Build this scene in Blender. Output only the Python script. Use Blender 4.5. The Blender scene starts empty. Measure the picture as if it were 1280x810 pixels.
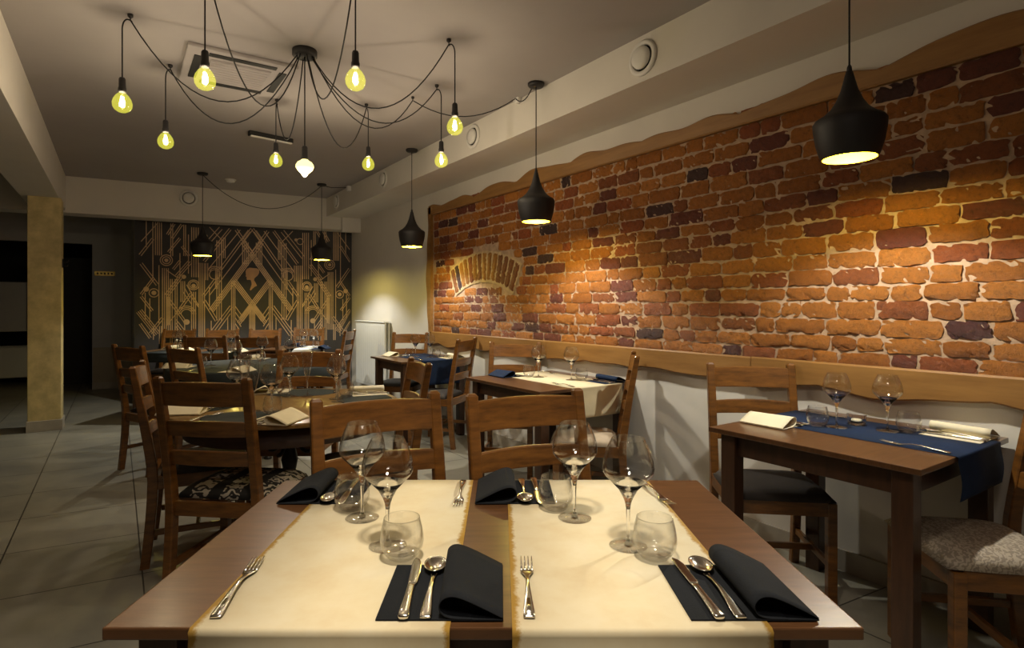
import bpy, bmesh, math, random
from mathutils import Vector, Matrix
random.seed(7)
PI = math.pi
# ---------------------------------------------------------------- calibration
# x = across the room (towards the brick wall), y = along the room (towards the mural), z = up.
FP, CX, HY, CAMZ = 720.0, 626.0, 383.0, 1.256
YAW = math.atan((CX - 146) / FP); SA, CA = math.sin(YAW), math.cos(YAW)
def V(x, y):            # camera-aligned ground coordinates -> room coordinates
    return (x * CA + y * SA, -x * SA + y * CA)
def U(px, py, z):       # measured point of the photograph lying at height z -> room coordinates
    d = (CAMZ - z) * FP / (py - HY)
    return V((px - CX) / FP * d, d)
def D(px, d): return V((px - CX) / FP * d, d)
def hit(px, P, Q):      # sight line meets the vertical plane through P and Q
    t = (px - CX) / FP; rx, ry = V(t, 1.0)
    dx, dy = Q[0] - P[0], Q[1] - P[1]
    k = (P[0] * ry - P[1] * rx) / (dy * rx - dx * ry)
    x, y = P[0] + k * dx, P[1] + k * dy
    return x, y, (x * SA + y * CA)
def zat(py, d): return CAMZ + (HY - py) / FP * d

scene = bpy.context.scene
COL = scene.collection
# ---------------------------------------------------------------- camera, world, exposure
cam = bpy.data.cameras.new('camera'); camo = bpy.data.objects.new('camera', cam); COL.objects.link(camo)
cam.sensor_width = 36; cam.lens = 36 * FP / 1280
cam.shift_x = (640 - CX) / 1280; cam.shift_y = -(405 - HY) / 1280
cam.clip_start = .05
camo.location = (0, 0, CAMZ); camo.rotation_euler = (PI / 2, 0, -YAW)
scene.camera = camo
scene.view_settings.view_transform = 'Standard'; scene.view_settings.look = 'None'
scene.view_settings.gamma = 1; scene.view_settings.use_curve_mapping = False
scene.view_settings.exposure = 0.0
w = bpy.data.worlds.new('world'); scene.world = w; w.use_nodes = True
w.node_tree.nodes['Background'].inputs[0].default_value = (.75, .8, 1, 1)
w.node_tree.nodes['Background'].inputs[1].default_value = .02
cy = scene.cycles
cy.use_denoising = True
try: cy.denoiser = 'OPENIMAGEDENOISE'
except Exception: pass
cy.max_bounces = 12; cy.transmission_bounces = 12; cy.glossy_bounces = 6; cy.transparent_max_bounces = 24; cy.caustics_reflective = False; cy.caustics_refractive = False
cy.sample_clamp_indirect = 3.0

def light(name, kind, loc, energy, color=(1, 1, 1), size=.1, rot=(0, 0, 0), spot=None, blend=.5, size_y=None, parent=None):
    l = bpy.data.lights.new(name, kind); l.energy = energy; l.color = color
    if kind == 'AREA':
        l.size = size
        if size_y: l.shape = 'RECTANGLE'; l.size_y = size_y
    else: l.shadow_soft_size = size
    if kind == 'SPOT': l.spot_size = spot; l.spot_blend = blend
    o = bpy.data.objects.new(name, l); COL.objects.link(o); o.location = loc; o.rotation_euler = rot
    if parent: o.parent = parent
    return o
E_BULB, E_PEND, E_ROOM, E_GOLD = 5.4, 42.0, 9.0, 16.0
C_BULB, C_PEND, C_GOLD = (1, .82, .66), (.92, .95, 1), (1, .80, .20)
C_WARM = (1, .87, .74)
# the dining room's own ceiling lights behind and above the photographer
light('ceiling_lamp_light', 'AREA', (*V(.05, -.25), 2.70), E_ROOM, C_WARM, .5)
light('ceiling_spot_light', 'SPOT', (*V(-.05, .55), 2.70), 138, (1, .87, .68), .09, (math.radians(12), 0, -YAW), math.radians(84), .9)

# ---------------------------------------------------------------- node helpers and materials
def new_mat(name):
    m = bpy.data.materials.new(name); m.use_nodes = True
    nt = m.node_tree; b = nt.nodes['Principled BSDF']
    return m, nt, b
def nd(nt, t, **kw):
    n = nt.nodes.new(t)
    for k, v in kw.items():
        if k.startswith('i_'): n.inputs[k[2:].replace('_', ' ')].default_value = v
        else: setattr(n, k, v)
    return n
def c4(c): return (c[0], c[1], c[2], 1)
def ramp(nt, stops):
    r = nt.nodes.new('ShaderNodeValToRGB'); e = r.color_ramp.elements
    e[0].position, e[0].color = stops[0][0], c4(stops[0][1])
    e[1].position, e[1].color = stops[-1][0], c4(stops[-1][1])
    for p, c in stops[1:-1]:
        q = e.new(p); q.color = c4(c)
    return r
def coords(nt, scale=(1, 1, 1), rot=(0, 0, 0), kind='Object'):
    tc = nt.nodes.new('ShaderNodeTexCoord'); mp = nt.nodes.new('ShaderNodeMapping')
    mp.inputs['Scale'].default_value = scale; mp.inputs['Rotation'].default_value = rot
    nt.links.new(tc.outputs[kind], mp.inputs['Vector']); return mp.outputs[0]
def bump(nt, b, h, strength=.3, dist=.01):
    n = nt.nodes.new('ShaderNodeBump'); n.inputs['Strength'].default_value = strength
    n.inputs['Distance'].default_value = dist
    nt.links.new(h, n.inputs['Height']); nt.links.new(n.outputs[0], b.inputs['Normal'])
def noise(nt, vec, scale, detail=4, rough=.6):
    n = nt.nodes.new('ShaderNodeTexNoise'); n.inputs['Scale'].default_value = scale
    n.inputs['Detail'].default_value = detail; n.inputs['Roughness'].default_value = rough
    if vec is not None: nt.links.new(vec, n.inputs['Vector'])
    return n.outputs['Fac']
def flat(name, col, rough=.6, metal=0, spec=.5, var=.12, nscale=12, bmp=0, bscale=80, coat=0):
    m, nt, b = new_mat(name)
    v = coords(nt)
    r = ramp(nt, [(.3, [c * (1 - var) for c in col]), (.7, [min(1, c * (1 + var)) for c in col])])
    nt.links.new(noise(nt, v, nscale), r.inputs[0]); nt.links.new(r.outputs[0], b.inputs['Base Color'])
    b.inputs['Roughness'].default_value = rough; b.inputs['Metallic'].default_value = metal
    b.inputs['Specular IOR Level'].default_value = spec
    if coat: b.inputs['Coat Weight'].default_value = coat; b.inputs['Coat Roughness'].default_value = .15
    if bmp: bump(nt, b, noise(nt, v, bscale), bmp, .004)
    return m
def wood(name, dark, lite, rough=.35, scale=(3, 30, 30), coat=.2, bands=6):
    m, nt, b = new_mat(name)
    v = coords(nt, scale)
    n1 = noise(nt, v, 1.6, 6, .65)
    r = ramp(nt, [(.28, dark), (.5, [(a + c) / 2 for a, c in zip(dark, lite)]), (.75, lite)])
    nt.links.new(n1, r.inputs[0]); nt.links.new(r.outputs[0], b.inputs['Base Color'])
    b.inputs['Roughness'].default_value = rough
    b.inputs['Coat Weight'].default_value = coat; b.inputs['Coat Roughness'].default_value = .2
    bump(nt, b, n1, .08, .003)
    return m
def emis(name, col, s):
    m, nt, b = new_mat(name)
    b.inputs['Base Color'].default_value = c4(col)
    b.inputs['Emission Color'].default_value = c4(col); b.inputs['Emission Strength'].default_value = s
    return m
def thin_glass(name, tint=(.97, .98, .98), ior=1.45, emit=None, rough=.0):
    m = bpy.data.materials.new(name); m.use_nodes = True; nt = m.node_tree
    for n in list(nt.nodes):
        if n.type != 'OUTPUT_MATERIAL': nt.nodes.remove(n)
    out = nt.nodes[0]
    tr = nd(nt, 'ShaderNodeBsdfTransparent'); tr.inputs[0].default_value = c4(tint)
    gl = nd(nt, 'ShaderNodeBsdfGlossy'); gl.inputs['Roughness'].default_value = rough
    lw = nd(nt, 'ShaderNodeLayerWeight'); lw.inputs['Blend'].default_value = .5
    pw = nd(nt, 'ShaderNodeMath', operation='POWER'); pw.inputs[1].default_value = 3.2; nt.links.new(lw.outputs['Facing'], pw.inputs[0])
    fr = nd(nt, 'ShaderNodeMath', operation='MULTIPLY_ADD', use_clamp=True); fr.inputs[1].default_value = .55; fr.inputs[2].default_value = ((ior - 1) / (ior + 1)) ** 2; nt.links.new(pw.outputs[0], fr.inputs[0])
    mx = nd(nt, 'ShaderNodeMixShader')
    nt.links.new(fr.outputs[0], mx.inputs[0]); nt.links.new(tr.outputs[0], mx.inputs[1]); nt.links.new(gl.outputs[0], mx.inputs[2])
    last = mx.outputs[0]
    if emit:
        em = nd(nt, 'ShaderNodeEmission'); em.inputs[0].default_value = c4(emit[0]); em.inputs[1].default_value = emit[1]
        ad = nd(nt, 'ShaderNodeAddShader'); nt.links.new(last, ad.inputs[0]); nt.links.new(em.outputs[0], ad.inputs[1]); last = ad.outputs[0]
    nt.links.new(last, out.inputs[0]); return m
M = {}
M['chair'] = wood('chair_wood', (.070, .026, .006), (.25, .098, .018), .33, (5, 5, 26), .25)
M['table'] = wood('table_laminate', (.075, .033, .013), (.150, .068, .028), .30, (4, 34, 10), .35)
M['table_dark'] = wood('table_leg_wood', (.036, .015, .007), (.075, .030, .013), .4, (30, 30, 4), .15)
M['apron_dark'] = flat('dark_apron_wood', (.035, .015, .009), .6)
M['round_top'] = wood('round_table_top', (.20, .105, .028), (.34, .19, .055), .28, (30, 5, 10), .35)
M['board'] = wood('board_wood', (.21, .098, .024), (.34, .17, .048), .5, (18, 1.6, 14), .1)
M['iron'] = flat('cast_iron', (.02, .018, .018), .45, .3)
M['black_napkin'] = flat('black_paper_napkin', (.013, .015, .019), .9, bmp=.2, bscale=300, spec=.2)
M['cream_napkin'] = flat('cream_napkin', (.82, .73, .53), .85, bmp=.15, bscale=250, var=.05)
M['orange_napkin'] = flat('cream_napkin_inside', (.85, .5, .2), .85, var=.05)
M['navy'] = flat('navy_cloth', (.012, .025, .066), .85, bmp=.3, bscale=500, spec=.2)
M['green_black'] = flat('dark_placemat', (.009, .015, .017), .8, bmp=.2, bscale=300)
M['steel'] = flat('cutlery_steel', (.78, .75, .70), .16, 1, var=.04)
def real_glass(name, lo, hi):
    m = bpy.data.materials.new(name); m.use_nodes = True; nt = m.node_tree
    for n in list(nt.nodes):
        if n.type != 'OUTPUT_MATERIAL': nt.nodes.remove(n)
    tr = nd(nt, 'ShaderNodeBsdfTransparent'); gl = nd(nt, 'ShaderNodeBsdfGlass'); gl.inputs['IOR'].default_value = 1.5; gl.inputs['Roughness'].default_value = 0
    lw = nd(nt, 'ShaderNodeLayerWeight'); lw.inputs['Blend'].default_value = .5
    mr = nd(nt, 'ShaderNodeMapRange'); mr.inputs[1].default_value = .45; mr.inputs[2].default_value = .95; mr.inputs[3].default_value = lo; mr.inputs[4].default_value = hi
    nt.links.new(lw.outputs['Facing'], mr.inputs[0])
    mx = nd(nt, 'ShaderNodeMixShader'); nt.links.new(mr.outputs[0], mx.inputs[0]); nt.links.new(tr.outputs[0], mx.inputs[1]); nt.links.new(gl.outputs[0], mx.inputs[2])
    nt.links.new(mx.outputs[0], nt.nodes[0].inputs[0]); return m
def clear_glass():
    m = thin_glass('glass', (1, 1, 1), 1.5, rough=.015); nt = m.node_tree
    pw = [n for n in nt.nodes if n.type == 'MATH' and n.operation == 'POWER'][0]; pw.inputs[1].default_value = 2.6
    ma = [n for n in nt.nodes if n.type == 'MATH' and n.operation == 'MULTIPLY_ADD'][0]; ma.inputs[1].default_value = .75; ma.inputs[2].default_value = .055
    tr = [n for n in nt.nodes if n.type == 'BSDF_TRANSPARENT'][0]
    r = ramp(nt, [(.0, (.985, .985, .985)), (.75, (.94, .94, .93)), (1, (.72, .72, .70))]); nt.links.new(pw.outputs[0], r.inputs[0]); nt.links.new(r.outputs[0], tr.inputs[0])
    return m
M['glass'] = clear_glass()
m_, nt_, b_ = new_mat('glass_thick')
b_.inputs['Base Color'].default_value = (1, 1, 1, 1); b_.inputs['Transmission Weight'].default_value = 1; b_.inputs['Roughness'].default_value = .0; b_.inputs['IOR'].default_value = 1.5
M['glass_solid'] = m_
M['black_metal'] = flat('black_metal', (.013, .011, .012), .55, .0, var=.1)
M['gold_inner'] = flat('gold_shade_lining', (.90, .74, .05), .45, 0, var=.03)
M['led'] = emis('pendant_bulb_glow', (1, .97, .80), 22)
M['filament'] = emis('filament_glow', (1, .90, .40), 28)
M['bulb_glass'] = thin_glass('amber_bulb_glass', (.96, .95, .78), 1.5, ((.66, .64, .06), .42))
M['bright_bulb'] = emis('bright_bulb_glass', (1, .88, .38), 1.5)
M['cord'] = flat('black_cord', (.012, .012, .013), .8)
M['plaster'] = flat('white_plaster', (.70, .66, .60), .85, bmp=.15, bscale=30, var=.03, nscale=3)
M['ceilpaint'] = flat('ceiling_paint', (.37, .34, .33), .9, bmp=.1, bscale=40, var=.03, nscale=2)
M['plaster_grey'] = flat('grey_plaster', (.50, .49, .48), .85, var=.04, nscale=3)
M['dado'] = flat('beige_dado_paint', (.42, .36, .27), .8, var=.04)
M['pillar'] = flat('mottled_yellow_plaster', (.62, .50, .24), .7, bmp=.3, bscale=18, var=.22, nscale=9)
M['skirt'] = flat('skirting_tile', (.42, .38, .32), .4, var=.08)
M['white_plastic'] = flat('white_plastic', (.74, .72, .68), .5, var=.02)
M['radiator'] = flat('radiator_enamel', (.80, .80, .78), .35, var=.01)
M['dark_void'] = flat('hallway_darkness', (.03, .028, .025), .7)  # darkness of the hallway put into its wall and door colour as near-black
M['darkslot'] = flat('dark_slot', (.012, .012, .012), .7)
M['lens'] = flat('smoked_lens', (.35, .33, .30), .3)
M['brass'] = flat('brass_plaque', (.45, .33, .10), .35, .8)

def damask(name, base, fig, stripes=False, scale=26):
    m, nt, b = new_mat(name)
    v = coords(nt)
    wv = nd(nt, 'ShaderNodeTexWave', wave_type='RINGS'); wv.inputs['Scale'].default_value = scale * .35
    wv.inputs['Distortion'].default_value = 9; wv.inputs['Detail'].default_value = 1.5; wv.inputs['Detail Scale'].default_value = 2.2
    nt.links.new(v, wv.inputs['Vector'])
    r = ramp(nt, [(.46, base), (.54, fig)]); nt.links.new(wv.outputs['Fac'], r.inputs[0])
    last = r.outputs[0]
    if stripes:
        sx = nd(nt, 'ShaderNodeSeparateXYZ'); nt.links.new(v, sx.inputs[0])
        mm = nd(nt, 'ShaderNodeMath', operation='MULTIPLY'); mm.inputs[1].default_value = 7.2; nt.links.new(sx.outputs[0], mm.inputs[0])
        ff = nd(nt, 'ShaderNodeMath', operation='FRACT'); nt.links.new(mm.outputs[0], ff.inputs[0])
        gt = nd(nt, 'ShaderNodeMath', operation='GREATER_THAN'); gt.inputs[1].default_value = .62; nt.links.new(ff.outputs[0], gt.inputs[0])
        mx = nd(nt, 'ShaderNodeMixRGB'); nt.links.new(gt.outputs[0], mx.inputs[0]); nt.links.new(last, mx.inputs[1])
        mx.inputs[2].default_value = c4((.02, .018, .016)); last = mx.outputs[0]
    nt.links.new(last, b.inputs['Base Color']); b.inputs['Roughness'].default_value = .7
    return m
M['seat_baroque'] = damask('black_and_cream_damask', (.03, .026, .024), (.55, .48, .38), True, 36)
M['seat_damask'] = damask('pale_damask', (.44, .37, .29), (.27, .22, .17), False, 80)
M['seat_plain'] = flat('beige_upholstery', (.55, .44, .32), .8, bmp=.2, bscale=200)
M['seat_dark'] = flat('dark_upholstery', (.035, .028, .026), .8, bmp=.2, bscale=200)

def parchment():
    m, nt, b = new_mat('parchment_paper')
    v = coords(nt)
    r = ramp(nt, [(.3, (.78, .64, .40)), (.5, (.84, .73, .49)), (.7, (.88, .79, .57))])
    nt.links.new(noise(nt, v, 9, 5, .6), r.inputs[0])
    sx = nd(nt, 'ShaderNodeSeparateXYZ'); nt.links.new(v, sx.inputs[0])
    ab = nd(nt, 'ShaderNodeMath', operation='ABSOLUTE'); nt.links.new(sx.outputs[0], ab.inputs[0])
    ns_ = nd(nt, 'ShaderNodeMath', operation='MULTIPLY_ADD'); ns_.inputs[1].default_value = .035; nt.links.new(noise(nt, v, 30, 6, .8), ns_.inputs[0]); nt.links.new(ab.outputs[0], ns_.inputs[2])
    mr = nd(nt, 'ShaderNodeMapRange'); mr.inputs[1].default_value = .2085; mr.inputs[2].default_value = .216; nt.links.new(ns_.outputs[0], mr.inputs[0])
    mx = nd(nt, 'ShaderNodeMixRGB'); nt.links.new(mr.outputs[0], mx.inputs[0]); nt.links.new(r.outputs[0], mx.inputs[1]); mx.inputs[2].default_value = c4((.50, .29, .05))
    nt.links.new(mx.outputs[0], b.inputs['Base Color']); b.inputs['Roughness'].default_value = .75
    return m
M['parchment'] = parchment()
def floor_mat():
    m, nt, b = new_mat('floor_tiles')
    tc = nd(nt, 'ShaderNodeTexCoord'); sx = nd(nt, 'ShaderNodeSeparateXYZ'); nt.links.new(tc.outputs['Object'], sx.inputs[0])
    ax = nd(nt, 'ShaderNodeMath', operation='ADD'); ax.inputs[1].default_value = .475 + 5.75; nt.links.new(sx.outputs[0], ax.inputs[0])
    ay = nd(nt, 'ShaderNodeMath', operation='MULTIPLY_ADD'); ay.inputs[1].default_value = .10; nt.links.new(sx.outputs[0], ay.inputs[0]); nt.links.new(sx.outputs[1], ay.inputs[2])
    ay2 = nd(nt, 'ShaderNodeMath', operation='ADD'); ay2.inputs[1].default_value = -4.35 + 11.5; nt.links.new(ay.outputs[0], ay2.inputs[0])
    cb = nd(nt, 'ShaderNodeCombineXYZ'); nt.links.new(ax.outputs[0], cb.inputs[0]); nt.links.new(ay2.outputs[0], cb.inputs[1])
    br = nd(nt, 'ShaderNodeTexBrick', offset=0.0, squash=1.0)
    br.inputs['Scale'].default_value = 1; br.inputs['Brick Width'].default_value = .575; br.inputs['Row Height'].default_value = .575
    br.inputs['Mortar Size'].default_value = .0035; br.inputs['Mortar Smooth'].default_value = .1
    br.inputs['Color1'].default_value = c4((.34, .325, .27)); br.inputs['Color2'].default_value = c4((.30, .285, .235)); br.inputs['Mortar'].default_value = c4((.05, .045, .038))
    nt.links.new(cb.outputs[0], br.inputs['Vector'])
    ns_ = ramp(nt, [(.3, (.8, .8, .8)), (.7, (1.1, 1.08, 1.05))]); nt.links.new(noise(nt, tc.outputs['Object'], 3.2, 6), ns_.inputs[0])
    mx = nd(nt, 'ShaderNodeMixRGB', blend_type='MULTIPLY'); mx.inputs[0].default_value = 1
    nt.links.new(br.outputs['Color'], mx.inputs[1]); nt.links.new(ns_.outputs[0], mx.inputs[2])
    nt.links.new(mx.outputs[0], b.inputs['Base Color']); b.inputs['Roughness'].default_value = .38
    return m
M['floor'] = floor_mat()
def brick_mat():
    m, nt, b = new_mat('old_brick')
    at = nd(nt, 'ShaderNodeVertexColor', layer_name='Col')
    v = coords(nt)
    n = noise(nt, v, 48, 8, .8)
    r = ramp(nt, [(.30, (.28, .24, .24)), (.46, (.95, .95, .95)), (.60, (1.1, 1.05, 1)), (.72, (1.8, 1.55, 1.3))]); nt.links.new(n, r.inputs[0])
    mx = nd(nt, 'ShaderNodeMixRGB', blend_type='MULTIPLY'); mx.inputs[0].default_value = .9
    nt.links.new(at.outputs[0], mx.inputs[1]); nt.links.new(r.outputs[0], mx.inputs[2])
    # lime residue
    n2 = noise(nt, v, 13, 8, .8); r2 = ramp(nt, [(.60, (0, 0, 0)), (.74, (.55, .55, .55))]); nt.links.new(n2, r2.inputs[0])
    m2 = nd(nt, 'ShaderNodeMixRGB'); nt.links.new(r2.outputs[0], m2.inputs[0]); nt.links.new(mx.outputs[0], m2.inputs[1]); m2.inputs[2].default_value = c4((.42, .25, .15))
    nt.links.new(m2.outputs[0], b.inputs['Base Color']); b.inputs['Roughness'].default_value = .55
    bump(nt, b, noise(nt, v, 42, 10, .85), 1, .022)
    return m
M['brick'] = brick_mat()
M['mortar'] = flat('lime_mortar', (.42, .28, .18), .9, bmp=.8, bscale=50, var=.25, nscale=20)
M['mortar_pale'] = flat('pale_arch_mortar', (.46, .33, .19), .9, bmp=.8, bscale=50, var=.2, nscale=20)
M['mural_base'] = flat('mural_dark_ground', (.040, .036, .038), .6, var=.15, nscale=2)
M['mural_gold'] = flat('mural_gold_lines', (.58, .40, .24), .45, .25, var=.2, nscale=6)
M['mural_cameo'] = flat('mural_cameo_gold', (.62, .36, .18), .5, var=.1)

# ---------------------------------------------------------------- mesh helpers
class MB:
    def __init__(s): s.v = []; s.f = []; s.m = []; s.sm = []; s.mi = 0; s.col = None; s.cols = []
    def add(s, vs, fs, smooth=False, T=None):
        b = len(s.v)
        s.v += [tuple(T @ Vector(p)) if T else tuple(p) for p in vs]
        for f in fs:
            s.f.append([i + b for i in f]); s.m.append(s.mi); s.sm.append(smooth); s.cols.append(s.col)
        return s
    def box(s, c, d, T=None, bev=0.0, rz=0):
        bm = bmesh.new(); bmesh.ops.create_cube(bm, size=1)
        for v in bm.verts: v.co = Vector((v.co.x * d[0], v.co.y * d[1], v.co.z * d[2]))
        if bev: bmesh.ops.bevel(bm, geom=bm.edges[:], offset=bev, segments=2, affect='EDGES', profile=.6)
        R = Matrix.Translation(c) @ Matrix.Rotation(rz, 4, 'Z')
        if T: R = T @ R
        bm.verts.index_update()
        s.add([v.co.copy() for v in bm.verts], [[v.index for v in f.verts] for f in bm.faces], False, R); bm.free(); return s
    def lathe(s, prof, seg=32, T=None, smooth=True, cap=True):
        vs = []; fs = []; n = len(prof)
        for r, z in prof:
            for k in range(seg):
                a = 2 * PI * k / seg; vs.append((r * math.cos(a), r * math.sin(a), z))
        for i in range(n - 1):
            for k in range(seg):
                k2 = (k + 1) % seg
                fs.append([i * seg + k, i * seg + k2, (i + 1) * seg + k2, (i + 1) * seg + k])
        s.add(vs, fs, smooth, T)
        if cap:
            b = len(s.v) - len(vs)
            for i in (0, n - 1):
                if prof[i][0] > 1e-4:
                    s.f.append([b + i * seg + k for k in range(seg)]); s.m.append(s.mi); s.sm.append(False); s.cols.append(s.col)
        return s
    def tube(s, pts, r, seg=8, T=None, rr=None):
        pts = [Vector(p) for p in pts]; vs = []; fs = []; n = len(pts)
        up = Vector((0, 0, 1)); prev = None
        for i, p in enumerate(pts):
            t = (pts[min(i + 1, n - 1)] - pts[max(i - 1, 0)]).normalized()
            if prev is None:
                a = t.orthogonal().normalized()
            else: a = (prev - t * prev.dot(t)).normalized()
            prev = a; b = t.cross(a)
            q = rr[i] if rr else r
            for k in range(seg):
                th = 2 * PI * k / seg; vs.append(p + (a * math.cos(th) + b * math.sin(th)) * q)
        for i in range(n - 1):
            for k in range(seg):
                k2 = (k + 1) % seg; fs.append([i * seg + k, i * seg + k2, (i + 1) * seg + k2, (i + 1) * seg + k])
        fs.append(list(range(seg))[::-1]); fs.append([(n - 1) * seg + k for k in range(seg)])
        return s.add(vs, fs, True, T)
    def loft(s, secs, seg=12, T=None):   # secs: (y, half width, z centre, half thickness[, x])
        vs = []; fs = []; n = len(secs)
        for q in secs:
            y, hw, zc, ht = q[:4]; x0 = q[4] if len(q) > 4 else 0
            for k in range(seg):
                a = 2 * PI * k / seg; c, sn = math.cos(a), math.sin(a)
                vs.append((x0 + hw * math.copysign(abs(c) ** .7, c), y, zc + ht * math.copysign(abs(sn) ** .7, sn)))
        for i in range(n - 1):
            for k in range(seg):
                k2 = (k + 1) % seg; fs.append([i * seg + k, (i + 1) * seg + k, (i + 1) * seg + k2, i * seg + k2])
        fs.append(list(range(seg))); fs.append([(n - 1) * seg + k for k in range(seg)][::-1])
        return s.add(vs, fs, True, T)
    def extr(s, poly, y0, y1, T=None, smooth=False, close=True):  # polygon in xz extruded along y
        n = len(poly); vs = [(x, y0, z) for x, z in poly] + [(x, y1, z) for x, z in poly]
        fs = [[i, (i + 1) % n, n + (i + 1) % n, n + i] for i in range(n if close else n - 1)]
        if close: fs += [list(range(n))[::-1], [n + i for i in range(n)]]
        return s.add(vs, fs, smooth, T)
    def sheet(s, prof, y0, y1, th, ny=2, T=None, smooth=True):    # strip profile (x,z) with thickness, extruded along y
        L = []; n = len(prof)
        for i in range(n):
            a = prof[max(i - 1, 0)]; b = prof[min(i + 1, n - 1)]
            tx, tz = b[0] - a[0], b[1] - a[1]; l = math.hypot(tx, tz) or 1
            L.append((prof[i][0] - tz / l * th, prof[i][1] + tx / l * th))
        poly = list(prof) + L[::-1]
        return s.extr(poly, y0, y1, T, smooth)
    def build(s, name, mat, parent=None, kind=None):
        me = bpy.data.meshes.new(name); me.from_pydata(s.v, [], s.f)
        for q in (mat if isinstance(mat, (list, tuple)) else [mat]): me.materials.append(q)
        me.polygons.foreach_set('material_index', s.m); me.polygons.foreach_set('use_smooth', s.sm)
        if any(c is not None for c in s.cols):
            ca = me.color_attributes.new('Col', 'FLOAT_COLOR', 'CORNER')
            for p in me.polygons:
                c = s.cols[p.index] or (.5, .2, .1)
                for li in p.loop_indices: ca.data[li].color = c4(c)
        me.update()
        bm = bmesh.new(); bm.from_mesh(me); bmesh.ops.recalc_face_normals(bm, faces=bm.faces); bm.to_mesh(me); bm.free()
        o = bpy.data.objects.new(name, me); COL.objects.link(o)
        if parent: o.parent = parent
        if kind: o['kind'] = kind
        return o
def tag(o, label=None, cat=None, group=None, kind=None):
    for k, v in (('label', label), ('category', cat), ('group', group), ('kind', kind)):
        if v: o[k] = v
    return o
def thing(name, label, cat, loc=(0, 0, 0), rz=0, group=None):
    o = bpy.data.objects.new(name, None); COL.objects.link(o); o.empty_display_size = .1
    o.location = loc; o.rotation_euler = (0, 0, rz)
    return tag(o, label, cat, group)
def kids(o): return [c for c in bpy.data.objects if c.parent == o]
def copy_tree(o, kidmap=None, parent=None):
    c = o.copy(); COL.objects.link(c)
    if parent: c.parent = parent
    for ch in KIDS(o): copy_tree(ch, None, c)
    return c
_kc = {}
def KIDS(o):
    if o.name not in _kc: _kc[o.name] = kids(o)
    return _kc[o.name]
PROTO = {}
def spawn(key, maker, loc, rz, label, cat, group=None):
    if key not in PROTO:
        r = maker(); PROTO[key] = r; KIDS(r)
        for ch in KIDS(r): KIDS(ch)
    else: r = copy_tree(PROTO[key])
    r.location = loc; r.rotation_euler = (0, 0, rz)
    for k in ('label', 'category', 'group'):
        if k in r: del r[k]
    return tag(r, label, cat, group)
def root(name):
    o = bpy.data.objects.new(name, None); COL.objects.link(o); o.empty_display_size = .1; return o
def struct(name, mb, mat): return mb.build(name, mat, kind='structure')

# ---------------------------------------------------------------- the room
CZ = 2.755
MR = (2.88, 8.28); ML = (.19, 8.765)                      # foot of the mural wall, right and left
struct('floor', MB().box((-1, 5.2, -.05), (8.2, 16.6, .1)), M['floor'])
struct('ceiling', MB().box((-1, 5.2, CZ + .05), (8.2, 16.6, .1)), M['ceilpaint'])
struct('wall_right', MB().box((2.98, 4.1, CZ / 2), (.2, 14.4, CZ)), M['plaster'])
struct('wall_front', MB().box((-1, -3.0, CZ / 2), (8.2, .1, CZ)), M['plaster'])
struct('wall_left', MB().box((-4.9, 5.2, CZ / 2), (.1, 16.6, CZ)), M['plaster_grey'])
# ceiling beam over the brick wall
struct('trim_1', MB().box((2.70, 3.0, (2.5 + CZ) / 2), (.56 - .001, 11.9, CZ - 2.5)), M['plaster'])
# beam on the pillar at the left
struct('trim_2', MB().box((-.645, 2.7, (2.36 + CZ) / 2), (.31, 11.2, CZ - 2.36)), M['plaster'])
# beam across the back
mb = MB(); A = Vector((-4.8, 8.68)); B = Vector((2.879, 7.95)); dd = (B - A).normalized(); nn = Vector((-dd.y, dd.x))
def wallbox(mb, P, Q, th, z0, z1):
    P, Q = Vector(P), Vector(Q); d = (Q - P).normalized(); n = Vector((-d.y, d.x)) * th
    c = [P, Q, Q + n, P + n]
    mb.add([(p.x, p.y, z) for z in (z0, z1) for p in c], [[0, 1, 2, 3], [4, 5, 6, 7], [0, 1, 5, 4], [1, 2, 6, 5], [2, 3, 7, 6], [3, 0, 4, 7]])
    return mb
struct('trim_3', wallbox(MB(), A, B, .30, 2.335, CZ - .001), M['plaster'])
struct('trim_4', wallbox(MB(), (2.62, 7.925), (2.879, 7.90), .08, 2.30, 2.53), M['plaster'])
struct('wall_back', wallbox(MB(), ML, MR, .12, 0, 2.50), M['plaster_grey'])
struct('wall_partition', MB().box((.25, 9.8, 1.25), (.12, 1.85, 2.5)), M['plaster_grey'])
# far left wall with dark opening
mb = MB(); ox0, ox1 = -2.6, -.31
mb.box(((ox1 + .3) / 2, 10.75, CZ / 2), (.3 - ox1, .12, CZ)); mb.box(((ox0 + ox1) / 2, 10.75, (2.2 + CZ) / 2), (ox1 - ox0, .12, CZ - 2.2)); mb.box(((-4.85 + ox0) / 2, 10.75, CZ / 2), (ox0 + 4.85, .12, CZ))
struct('wall_back_left', mb, M['plaster_grey'])
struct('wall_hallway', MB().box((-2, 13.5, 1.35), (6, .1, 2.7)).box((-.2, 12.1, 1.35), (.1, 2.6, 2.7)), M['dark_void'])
struct('trim_5', MB().box((0.0, 10.68, .34), (.60, .015, .58)), M['dado'])
struct('door_1', MB().box((-.62, 11.6, 1.02), (.80, .05, 2.04), bev=.004).box((-.62, 11.57, 1.5), (.5, .02, .8)).box((-.62, 11.57, .5), (.5, .02, .7)), M['dark_void'])
# pillar
struct('trim_6', MB().box((-.605, 7.50, 1.18), (.27, .27, 2.36), bev=.006), M['pillar'])
struct('baseboard_pillar', MB().box((-.605, 7.50, .055), (.292, .292, .11), bev=.004), M['skirt'])
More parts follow.
